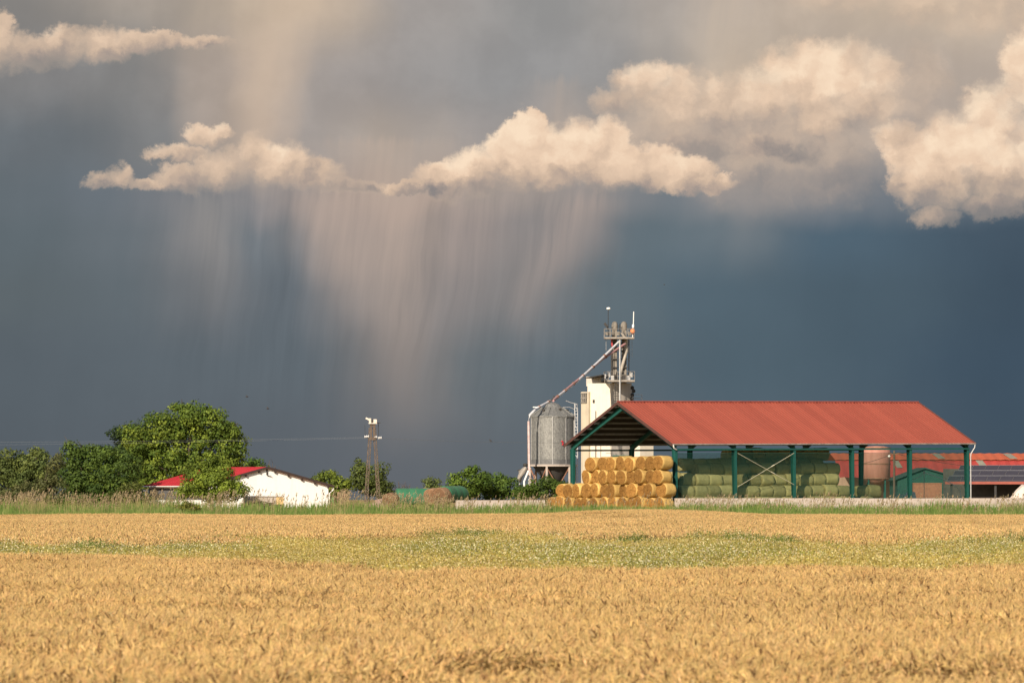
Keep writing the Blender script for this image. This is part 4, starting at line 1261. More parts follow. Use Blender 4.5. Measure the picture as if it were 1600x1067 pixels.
# ------------------------------------------------------------------ grain tower
TY = 790.0; ts = F / TY
tb = P(955, 0, TY - 3.0)
tower = empty('grain_tower', (tb.x, tb.y, GY), 0, 'tall cream grain dryer tower with bucket elevators and railed platforms on top', 'tower')
def T(px, py, Y=None):
    return P(px, py, Y or TY) - Vector((tb.x, tb.y, GY))
def block(name, px0, pxc, px1, pyt, Yc, ang, mat, pyb=None, root=None, org=None):
    """box with its near vertical edge at pxc, left face to px0, right face to px1"""
    org = org or Vector((tb.x, tb.y, GY))
    c = P(pxc, pyt, Yc)
    xl, xr = px0, px1
    dl = Vector((-math.sin(ang), math.cos(ang))); dr = Vector((math.cos(ang), math.sin(ang)))
    def solve(px, d):
        k = (px - 800) / F
        return (k * c.y - c.x) / (d.x - k * d.y)
    a, b = solve(xl, dl), solve(xr, dr)
    q = [Vector((c.x, c.y)), Vector((c.x, c.y)) + dr * b, Vector((c.x, c.y)) + dr * b + dl * a, Vector((c.x, c.y)) + dl * a]
    zb = GY if pyb is None else P(0, pyb, Yc).z
    vs = [(v.x - org.x, v.y - org.y, zb - org.z) for v in q] + [(v.x - org.x, v.y - org.y, c.z - org.z) for v in q]
    m_ = MB(); m_.add(vs, [(3, 2, 1, 0), (4, 5, 6, 7), (0, 1, 5, 4), (1, 2, 6, 5), (2, 3, 7, 6), (3, 0, 4, 7)])
    return m_.build(name, mat, root or tower), q
def wall_mat(name, c1, c2):
    m, g, out = new_mat(name)
    b = g.n('ShaderNodeBsdfPrincipled'); b.inputs['Roughness'].default_value = 0.8; b.inputs['Specular IOR Level'].default_value = 0.2
    tc = g.n('ShaderNodeTexCoord').outputs['Object']
    st = g.noise(g.v('MULTIPLY', tc, (2.5, 2.5, 0.12)), 1.0, 4.0, 0.6)
    bl = g.noise(tc, 0.9, 4.0, 0.6)
    f = g.sstep(g.m('MULTIPLY_ADD', st, 0.6, g.m('MULTIPLY', bl, 0.4)), 0.42, 0.68)
    g.put(b.inputs['Base Color'], g.mix(f, rgba(c1), rgba(c2)))
    g.put(out.inputs[0], b.outputs[0])
    return m
M_CREAM = wall_mat('cream_render', (0.70, 0.64, 0.53), (0.63, 0.56, 0.45))
M_GREYP = wall_mat('grey_panel', (0.50, 0.46, 0.41), (0.42, 0.38, 0.34))
M_BEIGE = wall_mat('beige_panel', (0.48, 0.42, 0.32), (0.38, 0.33, 0.26))
ang = R(46)
main, q = block('main_block', 918, 954, 986, 598.5, TY - 3, ang, M_CREAM)
# grey cladding on the right face, 3 cm proud
dr = Vector((math.cos(ang), math.sin(ang), 0)); dl = Vector((-math.sin(ang), math.cos(ang), 0))
wr = (q[1] - q[0]).length; hl = (q[3] - q[0]).length; ht = P(0, 598.5, TY - 3).z - GY
m_ = MB()
nrm = -dl
for i in range(2):
    a = dr * (wr * i / 2 + .02) + nrm * .03; b = dr * (wr * (i + 1) / 2 - .02) + nrm * .03
    for z0_, z1_ in ((0, ht * .42), (ht * .42 + .04, ht * .84), (ht * .84 + .04, ht + .03)):
        m_.add([a + Vector((0, 0, z0_)), b + Vector((0, 0, z0_)), b + Vector((0, 0, z1_)), a + Vector((0, 0, z1_)),
                a - nrm * .05 + Vector((0, 0, z0_)), b - nrm * .05 + Vector((0, 0, z0_)), b - nrm * .05 + Vector((0, 0, z1_)), a - nrm * .05 + Vector((0, 0, z1_))],
               [(0, 1, 2, 3), (0, 4, 5, 1), (1, 5, 6, 2), (2, 6, 7, 3), (3, 7, 4, 0)])
m_.build('side_cladding', M_GREYP, tower)
stair, qs = block('stair_shaft', 908, 920, 930, 612, TY - 1.2, ang, M_BEIGE)
block('penthouse', 916, 939, 950, 588, TY + .6, ang, M_GREYP, 603)
m_ = MB()
a, b = T(916, 588.5, TY - .2), T(941, 586.5, TY - .2)
m_.add([T(913, 590, TY - 1), T(940, 585.2, TY - 2.6), T(952, 586, TY + .6), T(927, 590, TY + 2.2),
        T(913, 591.3, TY - 1), T(940, 586.6, TY - 2.6), T(952, 587.3, TY + .6), T(927, 591.3, TY + 2.2)],
       [(0, 1, 2, 3), (7, 6, 5, 4), (0, 4, 5, 1), (1, 5, 6, 2), (2, 6, 7, 3), (3, 7, 4, 0)])
m_.build('penthouse_roof', M_DARK, tower)
o3 = Vector((tb.x, tb.y, GY))
fa = Vector((qs[0].x, qs[0].y, 0)); fb_ = Vector((qs[3].x, qs[3].y, 0)); fn_ = -dr
wz0 = CZ + (HY - 629) / ts; wz1 = CZ + (HY - 614.5) / ts
def wp_(t, z, h): 
    return fa.lerp(fb_, t) + Vector((0, 0, z)) + fn_ * h - o3
m_ = MB()
c_ = [wp_(.25, wz0, .03), wp_(.93, wz0, .03), wp_(.93, wz1, .03), wp_(.25, wz1, .03)]
m_.add(c_ + [v - fn_ * .05 for v in c_], [(3, 2, 1, 0), (0, 1, 5, 4), (1, 2, 6, 5), (2, 3, 7, 6), (3, 0, 4, 7)])
wn = m_.build('window', M_DARK, tower)
m_ = MB()
for t in (.40, .60, .80):
    m_.bar(wp_(t, wz0, .07), wp_(t, wz1, .07), .07)
for z in (wz0, (wz0 + wz1) / 2, wz1): m_.bar(wp_(.22, z, .075), wp_(.96, z, .075), .10)
m_.build('window_frame', M_STEELG, wn)
m_ = MB(); pw = q[0] + (q[3] - q[0]) * .72
pz = CZ + (HY - 627) / ts - GY
m_.tube([(pw.x - tb.x - .02, pw.y - tb.y - .04, pz - .15), (pw.x - tb.x - .02, pw.y - tb.y - .04, pz + .15)], .12, 8); m_.build('vent_hole', M_DARK, tower)
m_ = MB()
for (pa, pb) in (((931, 642), (931, 770)),):
    m_.tube([T(pa[0], pa[1], TY - 3.2), T(pb[0], pb[1], TY - 3.2)], .05, 6)
m_.build('wall_pipe', M_DARK, tower)
block('low_annex', 985, 1000, 1021, 694, TY - 3, R(40), M_CREAM)
# the dark green dryer machine seen under the barn roof
m_ = MB(); m_.box(tuple(T(957, 800, TY - 5.2)), tuple(T(984, 712, TY - 4.2)))
for k in range(6): m_.box(tuple(T(957, 712 + k * 8, TY - 5.28)), tuple(T(984, 711 + k * 8, TY - 5.2)))
m_.build('dryer_cabinet', basic('faded_green', (.06, .14, .12), (.08, .16, .13), 2, .6), tower)
# lattice landing at the right side
m_ = MB()
for px in (990, 1003): m_.tube([T(px, 628), T(px, 616)], .03, 6)
for py in (616.5, 622): m_.tube([T(988, py), T(1003.5, py)], .03, 6)
m_.box(tuple(T(986, 628.5, TY - .6)), tuple(T(1004, 627.3, TY + .6)))
m_.build('side_landing', M_GALV, tower)
m_ = MB()
for i, (px, py) in enumerate(((988, 606), (990, 611), (988, 617), (987, 623))):
    m_.lathe([(0, -.2), (.17, -.14), (.2, .07), (.1, .2), (0, .22)], 10)
    p = T(px, py, TY - 1.5)
    m_.v[-50:] = [(a + p.x, b + p.y, c + p.z) for a, b, c in m_.v[-50:]]
m_.build('motor_housing', M_DARK, tower)
# caged ladder on the grey face
m_ = MB()
for px in (961.5, 965.5): m_.tube([T(px, 640, TY - 4.0), T(px, 590, TY - 4.0)], .035, 6)
for k in range(13):
    py = 592 + k * 3.8
    m_.bar(T(959.5, py, TY - 4.1), T(967, py, TY - 4.1), .08 if k % 2 else .05)
m_.build('ladder', M_DARK, tower)
m_ = MB(); m_.tube([T(968.6, 640, TY - 4.3), T(968.6, 531, TY - 4.3)], .085, 8); m_.build('white_downspout', M_GALV, tower)
M_TRUNK = basic('grimy_trunking', (.24, .215, .18), (.11, .10, .085), 2.2, .7, stretch=(1, 1, .4))
# elevator legs: two pairs of trunking
for px in (958.2, 961.8, 973.2, 976.8):
    m_ = MB(); m_.bar(T(px, 599, TY - 1.5), T(px, 516, TY - 1.5), .27, .40, up=(0, 1, 0))
    for k in range(5):
        py = 525 + k * 16; p = T(px, py, TY - 1.5)
        m_.box((p.x - .15, p.y - .25, p.z - .03), (p.x + .15, p.y + .25, p.z + .03))
    m_.build('elevator_trunk', M_TRUNK, tower)
for px in (960.5, 975):
    m_ = MB()
    p = T(px, 517, TY - 1.5); rr = 4.6 / ts
    m_.lathe([(rr * .75, 0), (rr, .35), (rr * 1.05, .85), (rr * .85, 1.15), (rr * .45, 1.32), (0, 1.36)], 16)
    m_.v = [(a + p.x, b + p.y, c * .72 + p.z) for a, b, c in m_.v]
    m_.tube([T(px - 5, 510, TY - 1.6), T(px, 510, TY - 1.6)], .20, 8)
    m_.build('elevator_head', M_TRUNK, tower)
for py in (536, 548, 561, 574, 586):
    m_ = MB(); m_.bar(T(955.5, py, TY - 1.9), T(981, py, TY - 1.9), .10); m_.bar(T(955.5, py, TY - 1.1), T(981, py, TY - 1.1), .10)
    m_.build('tie_beam', M_DARK, tower)
for px in (966.3, 970.6):
    m_ = MB()
    for d in (-.16, .16): m_.tube([T(px, 597, TY - 1.2) + Vector((d, 0, 0)), T(px, 506, TY - 1.2) + Vector((d, 0, 0))], .03, 5)
    for k in range(28): m_.bar(T(px, 596 - k * 3.2, TY - 1.2) - Vector((.16, 0, 0)), T(px, 596 - k * 3.2, TY - 1.2) + Vector((.16, 0, 0)), .03)
    m_.build('caged_ladder', M_DARK, tower)
m_ = MB(); m_.tube([T(955.2, 597, TY - 2), T(955.2, 530, TY - 2)], .05, 6); m_.build('cable_duct', M_DARK, tower)
m_ = MB(); m_.tube([T(982.5, 597, TY - 2), T(982.5, 530, TY - 2)], .05, 6); m_.build('cable_duct', M_DARK, tower)
for px in (948, 953, 966, 984):
    m_ = MB(); a_ = T(px, 521, TY - 2.4); m_.box((a_.x - .14, a_.y - .15, a_.z - .2), (a_.x + .14, a_.y + .15, a_.z + .16)); m_.build('motor_box', M_TRUNK, tower)
# discharge pipes beneath the heads
m_ = MB()
m_.tube([T(978, 536, TY - 2), T(979, 548, TY - 2), T(974, 566, TY - 2), T(969.5, 582, TY - 2)], .17, 8)
m_.tube([T(980, 532, TY - 2.3), T(975, 542, TY - 2.3)], .15, 8)
m_.tube([T(972, 520, TY - 2), T(978, 530, TY - 2), T(979, 540, TY - 2)], .17, 8)
m_.build('discharge_pipe', basic('pale_pipe', (.42, .38, .32), (.32, .29, .25), 2, .5), tower)
def platform(px0, px1, py, d0, d1, railpx, posts, name):
    p0 = T(px0, py, TY + d0); p1 = T(px1, py, TY + d1)
    m_ = MB(); m_.box((p0.x, p0.y, p0.z - .12), (p1.x, p1.y, p0.z + .06)); o = m_.build(name, M_STEELG, tower)
    m_ = MB(); h = railpx / ts
    for i in range(posts):
        x = p0.x + (p1.x - p0.x) * i / (posts - 1)
        for y in (p0.y, p1.y): m_.tube([(x, y, p0.z), (x, y, p0.z + h)], .021, 5)
    for z in (h, h * .55):
        for y in (p0.y, p1.y): m_.tube([(p0.x, y, p0.z + z), (p1.x, y, p0.z + z)], .019, 5)
        for x in (p0.x, p1.x): m_.tube([(x, p0.y, p0.z + z), (x, p1.y, p0.z + z)], .019, 5)
    m_.build('railing', M_STEELG, o)
    return o
platform(944.5, 990, 527.5, -3.4, .6, 14, 6, 'upper_platform')
platform(944.5, 990.5, 594.5, -4.2, 1.0, 14, 8, 'lower_platform')
m_ = MB()
for px, py in ((947, 588), (951, 586), (949, 592), (982, 590), (986, 586), (957, 590)):
    p = T(px, py, TY - 3.6); m_.box((p.x - .16, p.y - .2, p.z - .22), (p.x + .16, p.y + .2, p.z + .22))
m_.build('motor_box', M_GALV, tower)
m_ = MB(); p = T(972.5, 592, TY - 3.8); m_.box((p.x - .35, p.y - .3, p.z - .25), (p.x + .35, p.y + .3, p.z + .25)); m_.build('motor_box', M_DARK, tower)
for px, y0, y1 in ((947, 530, 548), (984, 532, 565), (987.5, 532, 558)):
    m_ = MB(); m_.tube([T(px, y0, TY - 1), T(px, y1, TY - 1)], .022, 5); m_.build('hanging_cable', M_GALV, tower)
# camera mast, antenna and warning lamp
m_ = MB(); m_.tube([T(950.3, 527, TY - 2), T(950.3, 484, TY - 2)], .035, 6); ms = m_.build('mast', M_DARK, tower)
m_ = MB(); p = T(950.8, 482.6, TY - 2); m_.lathe([(0, -.10), (.16, -.06), (.20, .04), (.12, .14), (0, .16)], 12); m_.v = [(a * 1.15 + p.x, b + p.y, c + p.z) for a, b, c in m_.v]; m_.build('white_sensor', M_WHITE, ms)
m_ = MB(); m_.bar(T(944.5, 505, TY - 2.2), T(949, 511, TY - 2.2), .20, .26); m_.bar(T(949, 509, TY - 2.1), T(950, 515, TY - 2.1), .1); m_.build('floodlight', M_DARK, tower)
m_ = MB(); m_.tube([T(989.6, 511, TY - 1), T(990.2, 487, TY - 1)], .05, 8); m_.tube([T(989.2, 512, TY - 1), T(989.4, 507, TY - 1)], .12, 8); m_.tube([T(988.5, 527, TY - 1), T(989.2, 511, TY - 1)], .05, 6); m_.build('antenna', M_WHITE, tower)
m_ = MB(); p = T(988.6, 517.6, TY - 1.2); m_.lathe([(0, -.28), (.2, -.2), (.28, 0), (.2, .2), (0, .28)], 12); m_.v = [(a + p.x, b + p.y, c + p.z) for a, b, c in m_.v]
m_.build('warning_lamp', basic('orange_lens', (.75, .24, .10), (.6, .2, .08), 2, .4), tower)
m_ = MB(); m_.bar(T(955.5, 530, TY - 2.6), T(956.5, 541, TY - 2.6), .16); m_.build('red_valve', basic('valve_red', (.40, .05, .06), (.3, .04, .05), 2, .5), tower)

# the two long grain spouts from the tower head down to the silo
spr = empty('grain_spout', (sc_.x - sr - .2, SY - 1.2, GY), 0, 'pair of long sloping grain pipes running from the elevator heads down past the silo', 'pipe')
def S(px, py, Y): return P(px, py, Y) - Vector((sc_.x - sr - .2, SY - 1.2, GY))
M_PIPE = basic('silver_pipe', (.66, .66, .68), (.50, .50, .52), 1.5, .45, metal=.15)
M_PINK = basic('faded_red_pipe', (.40, .23, .23), (.32, .17, .17), 1.5, .6)
banded('upper_pipe', [S(967, 534, TY - 3), S(934, 566, 784), S(900, 597, 778), S(868, 622, 771), S(838, 638, 765.5), S(827, 648.5, 764.5), S(826, 660, 764.5)], .115, M_PIPE, spr, 9)
banded('lower_pipe', [S(977, 537, TY - 2.5), S(940, 562, 785), S(905, 592, 779), S(872, 619, 772), S(864.5, 626, SY)], .12, M_PINK, spr, 7)
m_ = MB(); m_.tube([S(826, 658, 764.5), S(826, 741, 764.5), S(830, 748, 764)], .125, 8); m_.build('down_pipe', basic('pale_pink_pipe', (.60, .50, .48), (.42, .30, .29), 1.2, .5), spr)
m_ = MB(); m_.tube([S(862, 626, SY), S(866, 618, SY)], .05, 6); m_.tube([S(858, 627, SY), S(867, 620, SY)], .05, 6); m_.build('bracket', M_DARK, spr)
m_ = MB(); m_.bar(S(832.5, 636, 765), S(841, 636, 765), .09); m_.build('stay_arm', M_WHITE, spr)

# intake machine at the foot of the silo
ib = P(822, 0, 760)
ins = empty('auger_intake', (ib.x, 760, GY), 0, 'grey auger intake with white chute at the foot of the silo pipe', 'machine')
def I(px, py, Y=760): return P(px, py, Y) - Vector((ib.x, 760, GY))
m_ = MB(); m_.tube([I(811, 752), I(815, 738), I(822, 730)], [.28, .34, .2], 8); m_.build('housing', M_STEELG, ins)
m_ = MB(); m_.tube([I(826, 735), I(819, 752), I(820, 782)], .10, 8); m_.build('chute', M_WHITE, ins)
m_ = MB(); m_.tube([I(808, 735), I(814, 733)], .05, 6); m_.lathe([(.0, 0), (.25, .05), (.22, .3), (0, .36)], 10); p = I(821, 729); m_.v[-40:] = [(a + p.x, b + p.y, c + p.z) for a, b, c in m_.v[-40:]]
m_.build('motor', M_DARK, ins)
m_ = MB(); m_.bar(I(812, 752), I(810, 797), .1); m_.bar(I(826, 748), I(827, 797), .1); m_.build('stand', M_GALV, ins)

# slim galvanised stair tower between the silo and the tower
cb = P(900.5, 0, 778)
cat_ = empty('access_frame', (cb.x, 778, GY), 0, 'slim galvanised ladder frame between the metal silo and the cream tower', 'ladder')
def Cc(px, py, dy=0): return P(px, py, 778 + dy) - Vector((cb.x, 778, GY))
m_ = MB()
for px in (897.8, 902.5):
    for dy in (-.4, .4): m_.bar(Cc(px, 797, dy), Cc(px, 630, dy), .07)
m_.build('uprights', M_GALV, cat_)
m_ = MB()
for k in range(32):
    py = 632 + k * 5
    m_.bar(Cc(897.8, py, -.4), Cc(902.5, py, -.4), .05)
    if k % 3 == 0: m_.bar(Cc(897.8, py, -.42), Cc(902.5, py + 10, -.42), .04)
m_.build('rungs', M_GALV, cat_)
m_ = MB(); m_.tube([Cc(901, 631), Cc(892, 629), Cc(884, 626)], .03, 5); m_.tube([Cc(899, 640), Cc(890, 636), Cc(880, 636)], .025, 5); m_.build('handrail', M_GALV, cat_)

# ------------------------------------------------------------------ the white house
HA = R(25)
hc = P(320, 0, 735)
house = empty('farm_house', (hc.x, 735, GY), HA, 'low white farm house with plain gable end and bright red roof', 'house')
hs = F / 735
gw = 12.9; gl = 14.2
eave = (HY - 757) / hs + CZ - GY; ridge = (HY - 729.5) / hs + CZ - GY
EAVER = eave + .35
m_ = MB()
m_.prism([(0, 0), (gw, 0), (gw, eave - .02), (gw / 2, ridge - .12), (0, eave - .02)], 0, gl)
walls = m_.build('wall', wall_mat('white_render', (.82, .81, .78), (.76, .75, .72)), house)
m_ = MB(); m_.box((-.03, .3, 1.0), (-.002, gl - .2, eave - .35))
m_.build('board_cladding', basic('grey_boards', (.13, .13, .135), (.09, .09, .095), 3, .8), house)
M_HRED = basic('bright_red_roof', (0.42, 0.034, 0.046), (0.36, 0.027, 0.038), 0.5, 0.5)
sl = (ridge - eave) / (gw / 2)
m_ = MB()
for sgn in (0, 1):
    xe = -.45 if sgn == 0 else gw + .45
    ze = eave - .45 * sl
    nrib = 40
    y0, y1 = -.25, gl + .3
    vs = [(xe, y0, ze + .02), (xe, y1, ze + .02), (gw / 2, y1, ridge + .02), (gw / 2, y0, ridge + .02), (xe, y0, ze - .08), (xe, y1, ze - .08), (gw / 2, y1, ridge - .08), (gw / 2, y0, ridge - .08)]
    fs = [(3, 2, 1, 0), (4, 5, 6, 7), (0, 1, 5, 4), (1, 2, 6, 5), (2, 3, 7, 6), (3, 0, 4, 7)]
    if sgn: fs = [f[::-1] for f in fs]
    m_.add(vs, fs)
    for k in range(nrib):
        y = y0 + (y1 - y0) * (k + .5) / nrib
        m_.bar((xe, y, ze + .035), (gw / 2, y, ridge + .035), .06, .03)
m_.build('roof', M_HRED, house)
m_ = MB()
for sgn in (0, 1):
    xe = -.5 if sgn == 0 else gw + .5
    m_.bar((xe, -.30, eave - .5 * sl - .03), (gw / 2, -.30, ridge - .03), .05, .20)
    for k in range(5):
        t = (k + .4) / 5; x = xe + (gw / 2 - xe) * t
        m_.box((x - .07, -.26, eave + sl * (x if sgn == 0 else gw - x) - .34), (x + .07, -.02, eave + sl * (x if sgn == 0 else gw - x) - .16))
m_.build('barge_board', basic('dark_brown_board', (.055, .035, .03), (.04, .028, .025), 2, .8), house)
m_ = MB(); m_.tube([(-.5, -.2, eave - .5 * sl - .03), (-.5, gl + .2, eave - .5 * sl - .03)], .06, 6); m_.build('gutter', M_WHITE, house)
m_ = MB(); m_.tube([(gw + .5, -.15, eave - .25), (gw + .42, -.15, eave - .5), (gw + .07, -.1, eave - .85), (gw + .07, -.1, 0)], .055, 6); m_.build('downpipe', M_WHITE, house)
m_ = MB(); m_.box((gw / 2 - .06, -.1, ridge - .75), (gw / 2 + .06, -.01, ridge - .2)); m_.tube([(gw / 2, -.08, ridge - .8), (gw / 2 + .4, -.2, ridge - .85)], .035, 6); m_.build('bracket', M_DARK, house)
m_ = MB(); m_.bar((-.1, 2, eave + .45), (3.6, -.1, eave + .9), .1); m_.v = []; m_.f = []; m_.mi = []; m_.sm = []
m_.bar((.4, 3.8, eave + .4 * sl + .07), (1.6, 0.6, eave + 1.6 * sl + .07), .14, .04); m_.build('roof_flashing', M_WHITE, house)

# lean-to wall with a tin edge before the gable
lb = P(380, 0, 722.5)
lean = empty('shed_wall', (lb.x, 722.5, GY), R(4), 'low grey lean-to wall with yellow boards in front of the white gable', 'wall')
lw = (443 - 380) / (F / 722.5); lh = (HY - 774.5) / (F / 722.5) + CZ - GY
m_ = MB(); m_.box((0, 0, 0), (lw * .82, .2, lh - .08)); m_.build('panel', basic('grey_plaster', (.42, .37, .32), (.34, .29, .25), 1, .9), lean)
m_ = MB(); m_.box((lw * .82, -.02, 0), (lw, .18, lh - .08)); m_.build('yellow_boards', basic('yellow_boards', (.60, .42, .20), (.5, .34, .16), 2, .8, stretch=(4, 1, .4)), lean)
m_ = MB(); m_.box((-.1, -.1, lh - .075), (lw + .1, .4, lh)); m_.build('coping', M_GALV, lean)

fh = P(398, 0, 719)
wp = empty('brushwood_heap', (fh.x, 719, GY), 0, 'dark heap of old firewood in the reeds before the lean-to wall', 'wood heap')
m_ = MB(); rr_ = random.Random(5)
for k in range(70):
    x = rr_.uniform(-1.0, 2.2); z = rr_.uniform(0.1, 1.0) * (1 - .26 * abs(x - .2)); y = rr_.uniform(-.4, .4); a = rr_.uniform(-.5, .5)
    d = Vector((math.cos(a) * .5, rr_.uniform(-.3, .3), math.sin(a) * .25)); c = Vector((x, y, max(.05, z)))
    m_.tube([c - d, c + d], rr_.uniform(.03, .07), 6)
m_.build('logs', basic('old_wood', (.10, .065, .05), (.06, .04, .035), 3, .9), wp)

gb = P(516, 0, 741)
gd = empty('green_container', (gb.x, 741, GY), 0, 'bright green upright bin beside the right corner of the white house', 'bin')
m_ = MB(); m_.box((-.25, -.3, .25), (.32, .3, 1.15)); m_.box((-.28, -.33, 1.16), (.35, .33, 1.26)); m_.build('body', basic('bright_green', (.03, .30, .09), (.025, .24, .07), 2, .5), gd)
m_ = MB(); m_.tube([(-.15, -.3, 0), (-.15, .3, 0)], .12, 8); m_.tube([(.2, -.3, 0), (.2, .3, 0)], .12, 8); m_.box((-.2, -.25, .1), (.25, .25, .24)); m_.build('wheels', M_DARK, gd)

fb = P(527, 0, 739)
fn = empty('plank_fence', (fb.x, 739, GY), R(-8), 'short piece of weathered brown plank fence below the yellow green bush', 'fence')
m_ = MB(); rr_ = random.Random(9)
for k in range(6):
    x = k * .2; m_.box((x, 0, 0), (x + .17, .04, 1.75 + rr_.uniform(-.15, .2)))
m_.build('planks', basic('grey_brown_planks', (.28, .19, .12), (.20, .13, .085), 2, .9, stretch=(4, 1, .4)), fn)
m_ = MB(); m_.box((-.1, .045, .5), (1.3, .1, .62)); m_.box((-.1, .045, 1.2), (1.3, .1, 1.32)); m_.build('rails', M_BRWOOD, fn)

rb = P(598, 0, 726)
rub = empty('rubble_heap', (rb.x, 726, GY), 0, 'pinkish heap of rubble below the lattice power pole', 'heap')
m_ = MB(); rr_ = random.Random(4)
n_ = 16
vs = [(0, 0, 1.15)]; fs = []
for ring, (r_, z_) in enumerate(((.6, .95), (1.3, .45), (1.9, -.05))):
    for k in range(n_):
        t = 2 * math.pi * k / n_; q_ = r_ * rr_.uniform(.85, 1.15)
        vs.append((q_ * math.cos(t), q_ * .6 * math.sin(t), z_ * rr_.uniform(.85, 1.1)))
fs += [(0, 1 + k, 1 + (k + 1) % n_) for k in range(n_)]
for ring in range(2):
    for k in range(n_):
        a_ = 1 + ring * n_ + k; b_ = 1 + ring * n_ + (k + 1) % n_; fs.append((a_, a_ + n_, b_ + n_, b_))
m_.add(vs, fs)
m_.build('heap', basic('rubble', (.34, .25, .21), (.22, .14, .11), 3, .95, bump=.8, bscale=5), rub)

# ------------------------------------------------------------------ lattice A-frame power pole with wires and birds
PY_ = 735.0; pb = P(582, 0, PY_)
pole = empty('power_pole', (pb.x, PY_, GY), 0, 'rusty lattice A-frame power pole with white insulators and transformer on top', 'pole')
M_LAT = basic('rusty_lattice', (.145, .105, .075), (.09, .068, .052), 3, .8)
def Q(px, py, dy=0.0): return P(px, py, PY_ + dy) - Vector((pb.x, PY_, GY))
for a, b in (((571.0, 797), (579.2, 668)), ((592.5, 797), (585.2, 668))):
    m_ = MB()
    p0, p1 = Q(*a), Q(*b)
    w_ = .15
    for sx in (-w_, w_):
        for sy in (-w_, w_):
            k = .75
            m_.bar(p0 + Vector((sx, sy, 0)), p1 + Vector((sx * k, sy * k, 0)), .055)
    N_ = 22
    for i in range(N_):
        c0 = p0.lerp(p1, i / N_); c1 = p0.lerp(p1, (i + 1) / N_)
        sgn = 1 if i % 2 else -1
        m_.bar(c0 + Vector((-w_ * sgn, -w_, 0)), c1 + Vector((w_ * sgn, -w_, 0)), .05)
        m_.bar(c0 + Vector((-w_ * sgn, w_, 0)), c1 + Vector((w_ * sgn, w_, 0)), .05)
        m_.bar(c0 + Vector((-w_, -w_, 0)), c0 + Vector((w_, -w_, 0)), .06)
        m_.bar(c0 + Vector((-w_, -w_ * sgn, 0)), c1 + Vector((-w_, w_ * sgn, 0)), .05)
    m_.build('lattice_leg', M_LAT, pole)
m_ = MB()
m_.box(tuple(Q(578.6, 684, -.25)), tuple(Q(581.2, 663, .25))); m_.box(tuple(Q(583.2, 684, -.25)), tuple(Q(586.0, 663, .25)))
m_.box(tuple(Q(577.6, 666, -.3)), tuple(Q(586.8, 662, .3))); m_.box(tuple(Q(577.5, 687.5, -.3)), tuple(Q(587.2, 683, .3)))
m_.build('head_frame', M_LAT, pole)
m_ = MB(); m_.bar(Q(570, 683), Q(596, 684), .07); m_.build('cross_arm', M_DARK, pole)
for px, py, e in ((573, 682, 3.2), (587, 683, 2.0), (593.5, 684, 2.6)):
    m_ = MB(); c = Q(px, py, -.15); u = Vector((e / (F / PY_), 0, .02))
    for k in range(5):
        p0 = c + u * (k - 2) / 2.2
        m_.tube([p0 - u * .12, p0 + u * .12], .13 if k % 2 == 0 else .09, 10)
    m_.build('insulator', M_WHITE, pole)
M_NEST = basic('bleached_metal', (.70, .64, .56), (.45, .38, .31), 5, .7)
m_ = MB()
m_.box(tuple(Q(576.5, 661.5, -.4)), tuple(Q(580, 653.5, .2))); m_.box(tuple(Q(583.5, 661, -.45)), tuple(Q(589, 655, .2))); m_.box(tuple(Q(579.6, 660, -.3)), tuple(Q(584, 656.5, .3)))
m_.bar(Q(571.5, 653, -.2), Q(578, 656, -.2), .16); m_.box(tuple(Q(576, 662, -.5)), tuple(Q(589.5, 660.8, .4)))
m_.build('switch_gear', M_NEST, pole)
m_ = MB(); m_.box(tuple(Q(580.5, 659.5, -.5)), tuple(Q(582.8, 655.5, -.35))); m_.box(tuple(Q(588, 661.3, -.1)), tuple(Q(594.5, 660, .1))); m_.tube([Q(591, 662), Q(591.3, 681)], .03, 5); m_.tube([Q(570, 664), Q(570.5, 681)], .02, 5)
m_.build('jumper_fittings', M_DARK, pole)

M_WIRE = basic('aluminium_wire', (.24, .25, .26), (.20, .21, .22), 2, .5)
def wire(pts, label, r=.011):
    m_ = MB(); m_.tube(pts, r, 5)
    o = m_.build('power_line', M_WIRE)
    return tag(o, label, 'wire', 'power lines hung from the lattice pole')
def span(a, b, n=16, sag=.25):
    a = Vector(a); b = Vector(b)
    return [a.lerp(b, i / n) - Vector((0, 0, sag * 4 * (i / n) * (1 - i / n))) for i in range(n + 1)]
wire(span(P(573, 683, PY_), P(-260, 690.5, 738), sag=.18), 'upper thin wire running left from the lattice pole over the trees', .005)
wire(span(P(587, 684, PY_ + .2), P(-260, 696.5, 738), sag=.15), 'lower thin wire running left from the lattice pole behind the tall tree', .005)
wire(span(P(593.5, 684.5, PY_), P(1010, 690.5, 772), sag=.22), 'thin wire running right from the lattice pole towards the metal silo')

